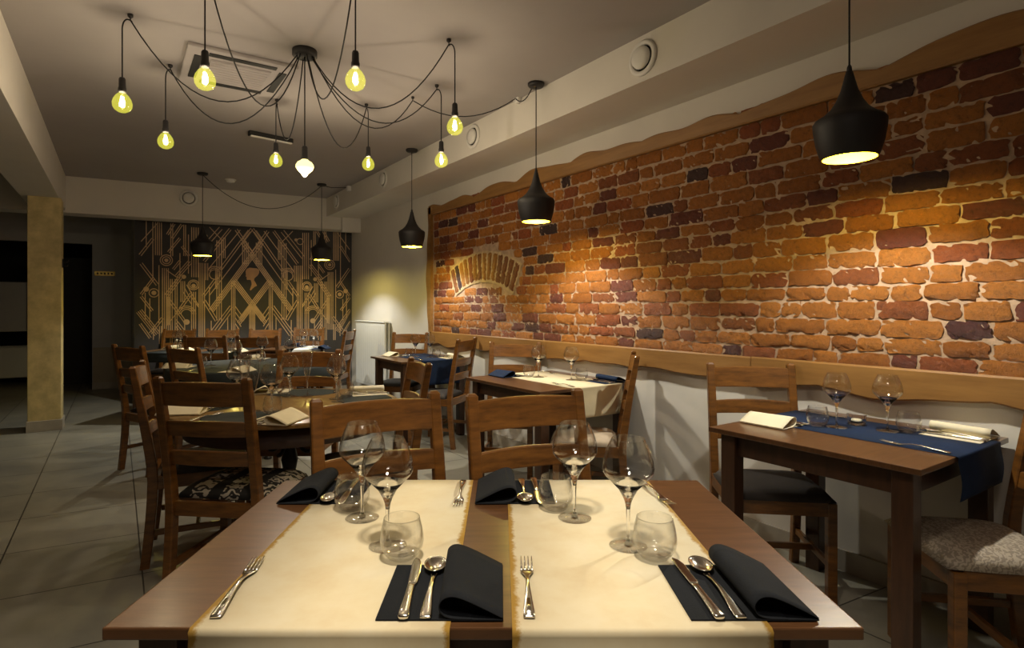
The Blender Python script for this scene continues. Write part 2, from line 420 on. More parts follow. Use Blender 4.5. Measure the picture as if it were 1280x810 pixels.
# skirtings
struct('baseboard_right', MB().box((2.872, 3.2, .05), (.015, 9.8, .10)), M['skirt'])
struct('baseboard_back', wallbox(MB(), (ML[0], ML[1] - .016), (MR[0], MR[1] - .016), .015, 0, .10), M['skirt'])
struct('baseboard_left', MB().box((.0, 10.68, .05), (.62, .02, .10)), M['skirt'])

# ---------------------------------------------------------------- brick field and boards
WX = 2.88
BZ0, BZ1, BS0, BS1 = .97, 2.30, -.6, 5.62
def brickwall():
    mb = MB()
    mb.mi = 1; mb.col = (.5, .38, .26)
    # mortar bed as a rough sheet
    NS, NZ = 240, 52; vs = []; fs = []
    rnd = random.Random(3)
    for i in range(NS + 1):
        for j in range(NZ + 1):
            vs.append((WX - .018 - rnd.random() * .006, BS0 + (BS1 - BS0) * i / NS, BZ0 + (BZ1 - BZ0) * j / NZ))
    for i in range(NS):
        for j in range(NZ):
            a = i * (NZ + 1) + j; fs.append([a, a + 1, a + NZ + 2, a + NZ + 1])
    mb.add(vs, fs, True)
    mb.mi = 0
    acs, acz, ar0, ar1, AH = 4.59, .39, 1.10, 1.375, math.radians(27)   # arch centre and radii
    def colr(r):
        q = rnd.random()
        if q < .035: return (.055 + .04 * rnd.random(), .026, .022)
        if q < .13: return (.17, .042, .022)
        if q < .36: return (.26 + .06 * rnd.random(), .078, .018)
        k = rnd.random(); return (.34 + .16 * k, .108 + .075 * k, .012 + .016 * k)
    def brick(s0, s1, z0, z1, proud, c, rotc=None, ang=0):
        mb.col = c; nx = max(5, int((s1 - s0) / .018)); nz = 5
        g = {}; vs = []
        o1, o2, o3, o4 = [rnd.uniform(-.005, .005) for _ in range(4)]
        for i in range(nx + 1):
            for j in range(nz + 1):
                u, t = i / nx, j / nz
                e = min(u, 1 - u) * (s1 - s0); e2 = min(t, 1 - t) * (z1 - z0); ed = min(e, e2)
                h = proud * (1 if ed > 0.004 else .45) + rnd.uniform(-.0030, .0030) - (.010 if (ed < .02 and rnd.random() < .18) else 0)
                s = s0 + (s1 - s0) * u + (rnd.uniform(-.005, .005)); z = z0 + (z1 - z0) * t + (o1 * (1 - u) + o2 * u) * (1 - t) + (o3 * (1 - u) + o4 * u) * t + rnd.uniform(-.003, .003)
                if i in (0, nx) and j in (0, nz): s += (.010 if i == 0 else -.010) * rnd.random(); z += (.008 if j == 0 else -.008) * rnd.random()
                if rotc:
                    ds, dz = s - rotc[0], z - rotc[1]; s = rotc[0] + ds * math.cos(ang) - dz * math.sin(ang); z = rotc[1] + ds * math.sin(ang) + dz * math.cos(ang)
                vs.append((WX - .022 - h, s, z))
        fs = [[i * (nz + 1) + j, i * (nz + 1) + j + 1, (i + 1) * (nz + 1) + j + 1, (i + 1) * (nz + 1) + j] for i in range(nx) for j in range(nz)]
        # skirt into the mortar
        rim = [i * (nz + 1) for i in range(nx + 1)] + [nx * (nz + 1) + j for j in range(1, nz + 1)] + [i * (nz + 1) + nz for i in range(nx - 1, -1, -1)] + [j for j in range(nz - 1, 0, -1)]
        b = len(vs); vs += [(WX - .008, vs[k][1], vs[k][2]) for k in rim]; n = len(rim)
        fs += [[rim[k], rim[(k + 1) % n], b + (k + 1) % n, b + k] for k in range(n)]
        mb.add(vs, fs[:nx * nz], True); mb.add(vs, fs[nx * nz:], False)
    z = BZ0 + .005
    while z < BZ1 - .02:
        h = rnd.uniform(.062, .078); gap = rnd.uniform(.006, .012)
        s = BS0 + .01 - rnd.random() * .2; 
        while s < BS1 - .05:
            L = rnd.choice([.10, .11, .20, .205, .215, .19, .16, .145, .23]) * rnd.uniform(.92, 1.06)
            s0, s1 = max(s, BS0), min(s + L, BS1 - .035); s += L + rnd.uniform(.007, .014)
            if s1 - s0 < .05: continue
            zc = z + h / 2; sc = (s0 + s1) / 2
            # leave the arch ring free
            inside = False; blocked = False
            for q in (s0 + .015, sc, s1 - .015):
                for zq in (z + .01, z + h - .01):
                    r = math.hypot(q - acs, zq - acz)
                    ang = math.atan2(zq - acz, q - acs)
                    if ar0 - .005 < r < ar1 + .005 and .62 < 9 and abs(ang - PI / 2) < AH + .01: blocked = True
                    if r <= ar0 and abs(ang - PI / 2) < AH * 1.05: inside = True
            if blocked:
                # trim the brick up to the ring
                ok = [s0 + (s1 - s0) * k / 24 for k in range(25)]
                ok = [q for q in ok if not any(ar0 - .012 < math.hypot(q - acs, zq - acz) < ar1 + .012 and abs(math.atan2(zq - acz, q - acs) - PI / 2) < AH + .012 for zq in (z, z + h / 2, z + h))]
                runs = []; 
                for q in ok:
                    if runs and q - runs[-1][1] < (s1 - s0) / 23: runs[-1][1] = q
                    else: runs.append([q, q])
                for a, b in runs:
                    if b - a > .022: brick(a, b, z, z + h, .008 + rnd.random() * .006, colr(0))
                continue
            brick(s0, s1, z, z + h, (.0035 if inside else .0065) + rnd.random() * .007, colr(0))
        z += h + gap
    mb.mi = 2; mb.col = (.7, .56, .36); NA = 60; vs = []; fs = []
    for k in range(NA + 1):
        a = PI / 2 - AH - .008 + (2 * AH + .016) * k / NA
        for j in range(9):
            r = ar0 - .008 + (ar1 - ar0 + .016) * j / 8 + rnd.uniform(-.004, .004)
            vs.append((WX - .0285 - rnd.random() * .003, acs + r * math.cos(a), acz + r * math.sin(a)))
    for k in range(NA):
        for j in range(8): q = k * 9 + j; fs.append([q, q + 1, q + 10, q + 9])
    mb.add(vs, fs, True); mb.mi = 0
    n = 14
    for k in range(n):
        a = PI / 2 - AH + 2 * AH * (k + .5) / n
        c = colr(0); w_ = 2 * AH / n * (ar0 + ar1) / 2 * .42
        brick(acs + ar0 + .012, acs + ar1 - .008, acz - w_, acz + w_, .019, (c[0] * .85, c[1] * 1.05, c[2] * 1.4), (acs, acz), a)
    return mb.build('brick_wall_panel', [M['brick'], M['mortar'], M['mortar_pale']])
tag(brickwall(), 'field of old orange red bricks with a small blind arch on the right wall', 'brick panel')

def wavy_board(name, s0, s1, ztop, zbot, x0, x1, label, top_amp=0, bot_amp=0, seed=1, cat='board'):
    r = random.Random(seed); mb = MB(); N = int((s1 - s0) / .035)
    def wave(amp, sd):
        q = random.Random(sd); ks = [(q.uniform(8.0, 11.5), q.uniform(0, 6)), (q.uniform(8, 12), q.uniform(0, 6)), (q.uniform(17, 23), q.uniform(0, 6))]
        def f(s):
            a = abs(math.sin(s * ks[0][0] * .5 + ks[0][1])) ** .8 * .75 + .35 * math.sin(s * 2.1 + sd) + .28 * math.sin(s * ks[1][0] + ks[1][1]) + .10 * math.sin(s * ks[2][0] + ks[2][1])
            return a * amp
        return f
    ft, fb = wave(top_amp, seed * 3 + 1), wave(bot_amp, seed * 5 + 2)
    vs = []; fs = []
    for i in range(N + 1):
        s = s0 + (s1 - s0) * i / N
        t = ztop + ft(s); b = zbot - fb(s)
        bv = .008
        vs += [(x1, s, b), (x0 + bv, s, b), (x0, s, b + bv), (x0, s, t - bv), (x0 + bv, s, t), (x1, s, t)]
    for i in range(N):
        for k in range(6):
            a = i * 6 + k; b_ = i * 6 + (k + 1) % 6; fs.append([a, b_, b_ + 6, a + 6])
    fs += [list(range(6))[::-1], [N * 6 + k for k in range(6)]]
    mb.add(vs, fs, False)
    return tag(mb.build(name, M['board']), label, cat)
wavy_board('wooden_frame_board', BS0, 5.66, 2.325, 2.245, WX - .055, WX, 'long ochre wooden board with wavy top edge above the bricks', .043, .0, 4)
wavy_board('chair_rail_board', BS0, .93 + .9, .987, .862, WX - .045, WX, 'ochre wall rail board with wavy lower edge beside the nearest blue table', 0, .032, 9)
wavy_board('chair_rail_board', 1.835, 3.60, .985, .862, WX - .045, WX, 'ochre wall rail board with wavy lower edge behind the cream draped table', 0, .032, 12)
wavy_board('chair_rail_board', 3.605, 5.66, .985, .862, WX - .045, WX, 'farthest ochre wall rail board beneath the brick arch', 0, .032, 15)
def vert_board():
    mb = MB(); vs = []; fs = []; N = 40; r = random.Random(5)
    for i in range(N + 1):
        z = .98 + (2.33 - .98) * i / N
        y1 = 5.70 + .022 * math.sin(z * 5) + .008 * math.sin(z * 17)
        vs += [(WX, 5.61, z), (WX - .055, 5.61, z), (WX - .055, y1 - .008, z), (WX - .048, y1, z), (WX, y1, z)]
    for i in range(N):
        for k in range(5):
            a = i * 5 + k; b = i * 5 + (k + 1) % 5; fs.append([a, b, b + 5, a + 5])
    fs += [[0, 1, 2, 3, 4], [N * 5 + k for k in range(5)]]
    mb.add(vs, fs); return mb.build('wooden_frame_post', M['board'])
tag(vert_board(), 'upright ochre board closing the left end of the brick field', 'board')

# ---------------------------------------------------------------- mural
def mural():
    mb = MB(); P, Q = Vector(ML), Vector(MR); L = (Q - P).length; d = (Q - P) / L; n = Vector((d.y, -d.x))
    def pt(u, z, off): p = P + d * u + n * off; return (p.x, p.y, z)
    def wu(px, py):
        x, y, dep = hit(px, ML, MR); u = (Vector((x, y)) - P).dot(d); return Vector((u, zat(py, dep)))
    Z0, Z1 = .10, 2.42
    mb.mi = 0
    mb.add([pt(0, Z0, .001), pt(L - .002, Z0, .001), pt(L - .002, Z1, .001), pt(0, Z1, .001), pt(0, Z0, .006), pt(L - .002, Z0, .006), pt(L - .002, Z1, .006), pt(0, Z1, .006)],
           [[0, 1, 2, 3], [4, 5, 6, 7], [0, 1, 5, 4], [1, 2, 6, 5], [2, 3, 7, 6], [3, 0, 4, 7]])
    mb.mi = 1
    uc = wu(315.3, 350).x; lay = [0]
    def seg(a, b, w_):
        dv = (b - a)
        if dv.length < 1e-5: return
        dv.normalize(); nv = Vector((-dv.y, dv.x)) * w_ / 2
        # clip to the panel
        lay[0] += 1; off = .0068 + (lay[0] % 9) * .00012
        q = [a - nv, b - nv, b + nv, a + nv]
        q = [Vector((min(max(p.x, .02), L - .02), min(max(p.y, Z0), Z1))) for p in q]
        mb.add([pt(p.x, p.y, off) for p in q], [[0, 1, 2, 3]])
    def line(x0, y0, x1, y1, n_=1, gap=2.1, w_=1.0, mir=True):
        ln = math.hypot(x1 - x0, y1 - y0); ox, oy = -(y1 - y0) / ln * gap, (x1 - x0) / ln * gap
        for k in range(n_):
            o = k - (n_ - 1) / 2
            a = wu(x0 + ox * o, y0 + oy * o); b = wu(x1 + ox * o, y1 + oy * o)
            seg(a, b, w_ * .0105)
            if mir: seg(Vector((2 * uc - a.x, a.y)), Vector((2 * uc - b.x, b.y)), w_ * .0105)
    def arc(cx, cy, r, a0=0, a1=2 * PI, w_=1.0, disc=False):
        c = wu(cx, cy); R = r * .0108
        for m_ in (1, -1):
            cc = c if m_ == 1 else Vector((2 * uc - c.x, c.y)); N = 18
            if disc:
                mb.add([pt(cc.x, cc.y, .0074)] + [pt(cc.x + R * math.cos(2 * PI * k / N), cc.y + R * math.sin(2 * PI * k / N), .0074) for k in range(N)], [[0, 1 + k, 1 + (k + 1) % N] for k in range(N)]); continue
            for k in range(N):
                t0, t1 = a0 + (a1 - a0) * k / N, a0 + (a1 - a0) * (k + 1) / N
                seg(Vector((cc.x + m_ * R * math.cos(t0), cc.y + R * math.sin(t0))), Vector((cc.x + m_ * R * math.cos(t1), cc.y + R * math.sin(t1))), w_ * .011)
    for a in [(314.5, 318, 364, 388, 4, 1.8, 1.1), (315, 317, 335, 289, 2, 3), (315, 286, 303, 302, 2, 3), (303, 302, 316, 320, 3, 2.4),
              (338, 351, 301, 400, 4, 1.9, 1.1), (316, 382, 332, 404, 3, 2), (309, 303, 309, 332, 2, 2.5), (325, 302, 325, 332, 3, 2.2),
              (313, 386, 313, 425, 2, 2), (338.5, 352, 338.5, 415, 3, 2), (341, 383, 371, 424, 2, 3), (342, 392, 362, 420, 1), (336, 383, 327, 396, 1), (336, 390, 328, 402, 1), (336, 397, 329, 408, 1), (336, 404, 331, 412, 1),
              (355, 304, 355, 400, 3, 2.6), (352, 302, 352, 340, 1), (319, 289, 353, 338, 2, 3), (330, 289, 368, 340, 1), (342, 289, 372, 330, 2, 2.6), (353, 289, 379, 322, 2, 4), (366, 289, 353, 302, 1), (320, 306, 366, 370, 1),
              (374.5, 332, 374.5, 425, 4, 2), (382, 291, 382, 349, 4, 2.4), (389, 300, 389, 345, 1), (383.5, 366, 383.5, 426, 3, 2.2), (398, 322, 398, 350, 1), (402, 352, 402, 426, 2, 2), (360, 352, 373, 371, 2, 2.6), (372, 376, 358, 400, 2, 3),
              (349, 300, 349, 325, 2, 2), (413, 340, 413, 412, 4, 2), (420, 289, 420, 326, 4, 2), (425.5, 289, 425.5, 352, 1), (419.5, 337, 419.5, 402, 1), (428.5, 374, 428.5, 400, 1), (433, 368, 433, 398, 1), (410, 372, 410, 404, 2, 2),
              (437, 336, 421, 359, 2, 2.6), (398, 350, 412, 371, 3, 2), (411, 373, 391, 403, 2, 2.4), (401, 390, 412, 405, 1), (416, 396, 428, 413, 2, 2.4), (439, 388, 421, 414, 4, 2), (425.5, 308, 438, 327, 2, 2.4), (387, 331, 401, 349, 3, 2.2), (412, 342, 401, 350, 1),
              (402, 402, 393, 416, 1), (402, 406, 394, 420, 1), (402, 410, 396, 422, 1), (402, 398, 392, 412, 1), (393, 362, 388, 372, 1), (395, 366, 386, 380, 1), (391, 358, 378, 382, 1), (386, 368, 398, 386, 2, 2.4), (378, 384, 386, 372, 1),
              (420, 289, 437, 312, 1), (404, 289, 411, 302, 2, 2), (396, 289, 406, 306, 2, 2), (369, 332, 369, 352, 2, 2.2), (438, 402, 428, 418, 2, 2), (395, 354, 395, 378, 3, 2), (358, 338, 358, 362, 2, 2), (393, 289, 393, 325, 2, 2), (406.5, 289, 406.5, 326, 2, 2), (398, 305, 410, 322, 2, 2), (432, 289, 432, 318, 1), (407, 352, 407, 425, 2, 2), (425, 352, 437, 370, 2, 2), (437, 372, 426, 388, 2, 2), (393, 403, 393, 425, 1), (398, 412, 398, 425, 1), (364, 400, 364, 425, 1), (345, 396, 345, 412, 1), (388, 325, 396, 314, 2, 2), (366, 360, 366, 384, 1), (398, 331, 405, 341, 2, 2), (418, 405, 418, 425, 2, 2), (425, 405, 425, 420, 1)]:
        line(*a)
    line(315.4, 386, 315.4, 425, 3, 2, 1, False)
    for x, y, r in ((383.5, 358, 6), (383.5, 358, 4.2), (412, 331, 6.5), (412, 331, 4.2), (424.5, 368, 5), (375, 302, 4), (360, 345, 6)): arc(x, y, r, w_=1.0)
    for x, y, r in ((383.5, 359, 2.4), (412, 331, 2.2), (424.5, 368, 2.6), (432, 364, 3), (391, 401, 3.4), (370, 300, 2), (394, 349, 2.6)): arc(x, y, r, disc=True)
    for r in (6, 8, 10): arc(391, 392, r, 0, PI)
    for r in (5, 7): arc(360, 343, r + 1, .3, PI)
    mb.mi = 2
    cam_ = [(307, 339), (308.4, 336), (312, 334.6), (316, 335), (321, 335.4), (324, 337.5), (324, 341), (322, 344.5), (319.6, 346.5), (318, 348), (317.6, 350.5), (319, 352.5), (320.3, 355), (321.2, 357.3), (318.5, 358.5), (315.5, 361), (313.2, 363.3), (312.4, 362), (313.6, 358.5), (314.6, 355.5), (314.2, 352.5), (313.4, 350.2), (311.5, 349.8), (309, 350), (308.2, 348.4), (308.4, 346.5), (307, 345.4), (307.6, 343.6), (307.2, 341.5)]
    c = wu(315, 343)
    vs = [pt(wu(*p).x, wu(*p).y, .0082) for p in cam_]
    mb.add(vs, [list(range(len(vs)))])
    o = mb.build('wall_mural', [M['mural_base'], M['mural_gold'], M['mural_cameo']])
    return tag(o, 'dark wall mural of gold geometric lines with a cameo head on the back wall', 'mural')
mural()

# ---------------------------------------------------------------- small fixtures on walls and ceiling
def round_vent(name, loc, R, rad, label, group, tilt=.35):
    t = root(name); t.location = loc; t.rotation_euler = R; tag(t, label, 'vent', group)
    MB().lathe([(rad, 0), (rad, .008), (rad * .93, .016), (rad * .74, .014), (rad * .72, .004), (rad * .72, 0)], 40).build('vent_ring', M['white_plastic'], t)
    MB().lathe([(rad * .70, .001), (rad * .70, .003)], 40).build('vent_throat', M['darkslot'], t)
    MB().lathe([(rad * .62, .012), (rad * .64, .018), (rad * .60, .030), (rad * .3, .034), (0.0001, .035)], 40).build('vent_disc', M['white_plastic'], t)
    return t
RB = (0, -PI / 2, 0)
bx = 2.4198
for px, py, lab in ((804, 73, 'large round white air vent on the beam nearest the camera'), (592, 170, 'round white air vent on the beam between the hanging black lamps'), (480, 222, 'round white air vent on the right beam above the far blue table'), (421, 251, 'farthest round white air vent near the mural end of the right beam')):
    x, y, dep = hit(px, (2.42, 0), (2.42, 5)); round_vent('air_vent', (bx, y, min(zat(py, dep), 2.64)), RB, .098, lab, 'round air vents on the beams')
ang = math.atan2(dd.y, dd.x)
x, y, dep = hit(236, A, B); round_vent('air_vent', (x - .002, y - .012, zat(248, dep)), (PI / 2, 0, ang), .10, 'round white air vent on the back beam above the left of the mural', 'round air vents on the beams')

def ac_unit():
    c = V(-1.68, 3.67); t = thing('ceiling_air_conditioner', 'square white cassette air conditioner recessed in the ceiling behind the hanging bulbs', 'air conditioner', (*c, CZ), 0)
    S = .61
    MB().box((0, 0, -.012), (S, S, .024), bev=.008).build('panel', M['ceilpaint'], t)
    g = MB().box((0, 0, -.027), (S * .56, S * .56, .006), bev=.002)
    for k in range(9): g.box((0, -.16 + k * .04, -.031), (S * .54, .006, .003))
    g.build('grille', M['ceilpaint'], t)
    for k in range(4):
        a = k * PI / 2; T = Matrix.Rotation(a, 4, 'Z')
        MB().box((0, S * .39, -.026), (S * .62, .045, .006), T, bev=.002).build('air_slot', M['darkslot'], t)
ac_unit()
c = V(-2.01, 5.04)
t = thing('ceiling_light_bar', 'slim grey bar lamp fixed to the ceiling beyond the bulb chandelier', 'ceiling lamp', (*c, CZ), .17)
MB().box((0, 0, -.02), (.38, .055, .04), bev=.006).build('housing', M['darkslot'], t); MB().box((0, -.012, -.044), (.36, .03, .012), bev=.004).build('diffuser', M['white_plastic'], t)
c = V(-3.19, 6.8)
t = thing('smoke_detector', 'small round white smoke detector on the ceiling near the back beam', 'smoke detector', (*c, CZ), 0)
MB().lathe([(.055, 0), (.055, -.012), (.045, -.03), (.02, -.036), (.0001, -.037)], 28).build('cover', M['white_plastic'], t); MB().lathe([(.062, 0), (.062, -.006), (.055, -.007)], 28).build('base_ring', M['white_plastic'], t)

def radiator(loc, L, z0, z1, label):
    t = thing('radiator', label, 'radiator', loc, 0); h = z1 - z0
    mb = MB().box((0, 0, z0 + h / 2), (.02, L, h), bev=.006)
    n = int(L / .05)
    for k in range(n): mb.box((-.010, -L / 2 + .03 + k * (L - .06) / (n - 1), z0 + h / 2), (.004, .034, h - .08), bev=.0015)
    mb.box((.05, 0, z0 + h / 2), (.02, L, h - .02), bev=.006)
    mb.build('panel', M['radiator'], t)
    g = MB().box((.02, 0, z1 + .005), (.09, L + .004, .012), bev=.003)
    for k in range(18): g.box((.02, -L / 2 + .05 + k * (L - .1) / 17, z1 + .012), (.06, .012, .004))
    g.build('top_grille', M['radiator'], t)
    MB().tube([(.02, -L / 2 - .01, z0 + .05), (.02, -L / 2 - .05, z0 + .05), (.02, -L / 2 - .05, 0.0)], .009).build('pipe', M['white_plastic'], t)
    MB().lathe([(.02, 0), (.023, .01), (.023, .05), (.016, .06)], 16, Matrix.Translation((.02, -L / 2 - .05, z0 + .06))).build('valve', M['white_plastic'], t)
    return t
radiator((2.80, 7.33, 0), 1.05, .20, 1.05, 'white panel radiator on the right wall beside the mural')
t = radiator((-1.50, 11.9, 0), .9, .12, .62, 'dim white radiator in the dark room left of the pillar'); t.rotation_euler = (0, 0, -PI / 2)
t = thing('wall_cabinet', 'dim white wall cabinet above the radiator left of the pillar', 'cabinet', (-1.45, 12.2, 0), 0)
MB().box((0, 0, 1.25), (.45, .22, .80), bev=.006).build('body', M['white_plastic'], t); MB().box((0, -.12, 1.25), (.43, .02, .78), bev=.003).build('door', M['white_plastic'], t)
x, y, dep = hit(131, (-1, 10.69), (1, 10.69))
t = thing('wall_sign', 'small brass plaque on the grey wall left of the mural', 'sign', (x, 10.685, zat(342, dep)), 0)
MB().box((0, 0, 0), (.26, .006, .07), bev=.002).build('plate', M['brass'], t)
mb = MB()
for k in range(5): mb.box((-.09 + k * .045, -.005, 0), (.022, .004, .028), bev=.001)
mb.build('raised_marks', M['darkslot'], t)
t = thing('coat_hook', 'small dark metal hook on the right side of the yellow pillar', 'hook', (-.466, 7.44, 1.70), 0)
MB().box((.003, 0, 0), (.008, .03, .09), bev=.002).build('plate', M['black_metal'], t)
MB().tube([(.006, 0, .02), (.04, 0, .01), (.055, 0, .035)], .006).tube([(.006, 0, -.02), (.035, 0, -.035), (.045, 0, -.015)], .005).build('hook', M['black_metal'], t)

# ---------------------------------------------------------------- lamps
def catenary(a, b, sag, n=22, side=0):
    a, b = Vector(a), Vector(b); out = []
    for i in range(n + 1):
        t = i / n; p = a.lerp(b, t); p.z -= sag * 4 * t * (1 - t); out.append(p)
    return out
def smooth(pts, it=2):
    pts = [Vector(p) for p in pts]
    for _ in range(it):
        q = [pts[0]]
        for a, b in zip(pts, pts[1:]): q += [a.lerp(b, .25), a.lerp(b, .75)]
        q.append(pts[-1]); pts = q
    return pts
SHADE = [(.0, .335), (.012, .333), (.016, .318), (.020, .300), (.030, .262), (.046, .222), (.066, .190), (.092, .166), (.118, .150), (.126, .138), (.124, .110), (.116, .060), (.104, .018), (.096, .0)]
def pendant(loc, label, canopy_z=CZ):
    x, y = loc; z0 = 1.825
    t = thing('pendant_lamp', label, 'pendant lamp', (x, y, z0), 0, 'black pendant lamps')
    sh = MB().lathe(SHADE, 48, cap=False).lathe([(r - .0035, z) for r, z in SHADE[3:]][:] , 48, cap=False)
    o = MB().lathe(SHADE, 48, cap=False).build('shade', M['black_metal'], t)
    MB().lathe([(max(r - .004, .004), z) for r, z in SHADE[2:]] , 48, cap=False).lathe([(.096, 0), (.092, 0)], 48, cap=False).build('lining', M['gold_inner'], o)
    MB().lathe([(.0001, .0455), (.030, .047), (.048, .052), (.055, .064), (.045, .088), (.017, .105)], 24).build('bulb', M['led'], t)
    MB().lathe([(.017, .10), (.019, .15), (.012, .20), (.006, .25)], 20).build('socket', M['black_metal'], t)
    MB().tube([(0, 0, .33), (0, 0, canopy_z - z0 - .02)], .0035).build('cord', M['cord'], t)
    MB().lathe([(.004, .36), (.008, .352), (.010, .335), (.006, .33)], 16).build('cord_grip', M['black_metal'], t)
    MB().lathe([(.056, canopy_z - z0 - .0005), (.056, canopy_z - z0 - .014), (.048, canopy_z - z0 - .024), (.006, canopy_z - z0 - .027)], 32).build('ceiling_rose', M['black_metal'], t)
    light('pendant_gold_glow', 'POINT', (0, 0, .024), E_GOLD, C_GOLD, .018, parent=t)
    light('pendant_glow', 'SPOT', (0, 0, .022), E_PEND, C_PEND, .020, spot=math.radians(128), blend=.35, parent=t)
    return t
PY = [1.10, 3.09, 5.05]
labs = ['nearest large black pendant lamp glowing against the bricks above the nearest blue table', 'black pendant lamp hanging over the cream draped table', 'black pendant lamp hanging over the far blue table by the white wall']
for y, lab in zip(PY, labs): pendant((2.345, y), lab)
pb1 = V(-3.35, 6.47); pb2 = V(-2.196, 7.06)
pendant(pb1, 'black pendant lamp at the left in front of the mural')
pendant(pb2, 'black pendant lamp at the right in front of the mural')
tag(MB().tube(catenary((*pb1, CZ - .02), (*pb2, CZ - .02), .33, 26), .0035).tube([(*pb2, CZ - .015), (pb2[0] + .12, pb2[1], CZ - .03), (2.41, 7.0, CZ - .02)], .0035).build('lamp_cable', M['cord']), 'dark cable sagging between the two pendant lamps before the mural', 'cable')
tag(MB().box((2.395, 7.0, 2.72), (.05, .06, .06), bev=.006).build('junction_box', M['white_plastic']), 'small grey junction box on the right beam near the mural', 'junction box')
jx, jy, jd = hit(649, (2.42, 0), (2.42, 5)); jz = zat(124, jd)
t = thing('junction_box', 'round grey junction box on the right beam beside the lamp over the cream table', 'junction box', (2.419, jy, jz), 0)
MB().lathe([(.035, 0), (.035, .03), (.028, .036)], 24, Matrix.Rotation(-PI / 2, 4, 'Y')).build('body', M['white_plastic'], t)

def chandelier():
    c = V(-1.147, 3.37); t = thing('bulb_chandelier', 'black spider chandelier with nine hanging bulbs on looped cords', 'chandelier', (*c, CZ), 0)
    MB().lathe([(.068, 0), (.07, -.006), (.07, -.034), (.062, -.04), (.0001, -.041)], 36).build('canopy', M['black_metal'], t)
    hooks = [((163, 18), 2.325, .34), ((213, 81), 2.315, .36), ((346, 124), 2.35, .36), ((458, 130), 2.35, .40), ((546, 106), 2.28, .30), ((561, 49), 2.295, .33), (None, 2.31, .42), (None, 2.31, .38)]
    extra = [V(-1.325, 2.63), V(-.675, 2.63)]
    bpos = []; e = 0
    for k, (p, zb, sag) in enumerate(hooks):
        if p: h = U(p[0], p[1], CZ)
        else: h = extra[e]; e += 1
        hx, hy = h[0] - c[0], h[1] - c[1]; r = math.hypot(hx, hy); ux, uy = hx / r, hy / r
        zs = zb - CZ
        MB().lathe([(.013, 0), (.013, -.012), (.005, -.02)], 14, Matrix.Translation((hx, hy, 0))).tube([(hx, hy, -.015), (hx, hy, -.03), (hx + .008, hy, -.036)], .003).build('ceiling_hook', M['black_metal'], t)
        bxp, byp = hx + ux * .035, hy + uy * .035
        a = Vector((ux * .045, uy * .045, -.04)); b = Vector((hx, hy, -.03))
        cat = catenary(a, b, sag, 18)
        down = [(hx + ux * .02, hy + uy * .02, -.028), (bxp, byp, -.06), (bxp, byp, -.12), (bxp, byp, zs + .09)]
        MB().tube(cat[:-1] + smooth([cat[-1]] + [Vector(q) for q in down], 2), .0036, 7).build('cord', M['cord'], t)
        bpos.append((bxp, byp, zs))
    MB().tube([(0, 0, -.04), (0, 0, 2.066 - CZ + .13)], .0036, 7).build('cord', M['cord'], t)
    for bx_, by_, bz in bpos:
        T = Matrix.Translation((bx_, by_, bz))
        MB().lathe([(.004, .10), (.012, .098), (.0155, .09), (.0165, .05), (.019, .045), (.019, .03), (.016, .022)], 20, T).build('socket', M['black_metal'], t)
        g = MB().lathe([(.014, .028), (.017, .018), (.029, .006), (.040, -.012), (.0455, -.032), (.043, -.052), (.034, -.067), (.018, -.077), (.0001, -.079)], 28, T, cap=False).build('bulb', M['bulb_glass'], t)
        f = MB(); 
        for q in range(4):
            a0 = q * PI / 2; f.tube([(.004 * math.cos(a0), .004 * math.sin(a0), .0), (.010 * math.cos(a0), .010 * math.sin(a0), -.025), (.006 * math.cos(a0), .006 * math.sin(a0), -.052)], .0016, 6, T)
        f.build('filament', M['filament'], g)
        light('bulb_glow', 'POINT', (bx_, by_, bz - .03), E_BULB, C_BULB, .014, parent=t)
    zc = 2.075 - CZ; T = Matrix.Translation((0, 0, zc))
    MB().lathe([(.004, .12), (.012, .118), (.0165, .11), (.0175, .06), (.021, .055), (.021, .04)], 20, T).build('socket', M['black_metal'], t)
    MB().lathe([(.018, .04), (.026, .032), (.040, .024), (.050, .008), (.051, -.006), (.042, -.022), (.030, -.034), (.020, -.042), (.012, -.056), (.0001, -.064)], 28, T, cap=False).build('bulb', M['bright_bulb'], t)
    light('bulb_glow', 'POINT', (0, 0, zc - .12), E_BULB * 2.5, C_BULB, .05, parent=t)
    # supply cable to the junction box on the beam
    hk = U(516, 121, CZ)
    p = [Vector(q) for q in catenary((.04, -.03, -.04), (hk[0] - c[0], hk[1] - c[1], -.025), .30, 14)]
    p += [Vector(q) for q in catenary((hk[0] - c[0] + .01, hk[1] - c[1], -.03), (jx - .03 - c[0], jy - c[1], jz - CZ), .12, 12)]
    MB().tube(p, .0036, 7).build('supply_cable', M['cord'], t)
    MB().lathe([(.011, 0), (.011, -.01), (.004, -.02)], 14, Matrix.Translation((hk[0] - c[0], hk[1] - c[1], 0))).build('ceiling_hook', M['black_metal'], t)
    MB().tube(catenary((jx - .035 - c[0], jy - c[1], jz - CZ), (2.345 - c[0], PY[1] - c[1] + .05, -.02), .05, 8), .0036, 7).build('supply_cable', M['cord'], t)
chandelier()

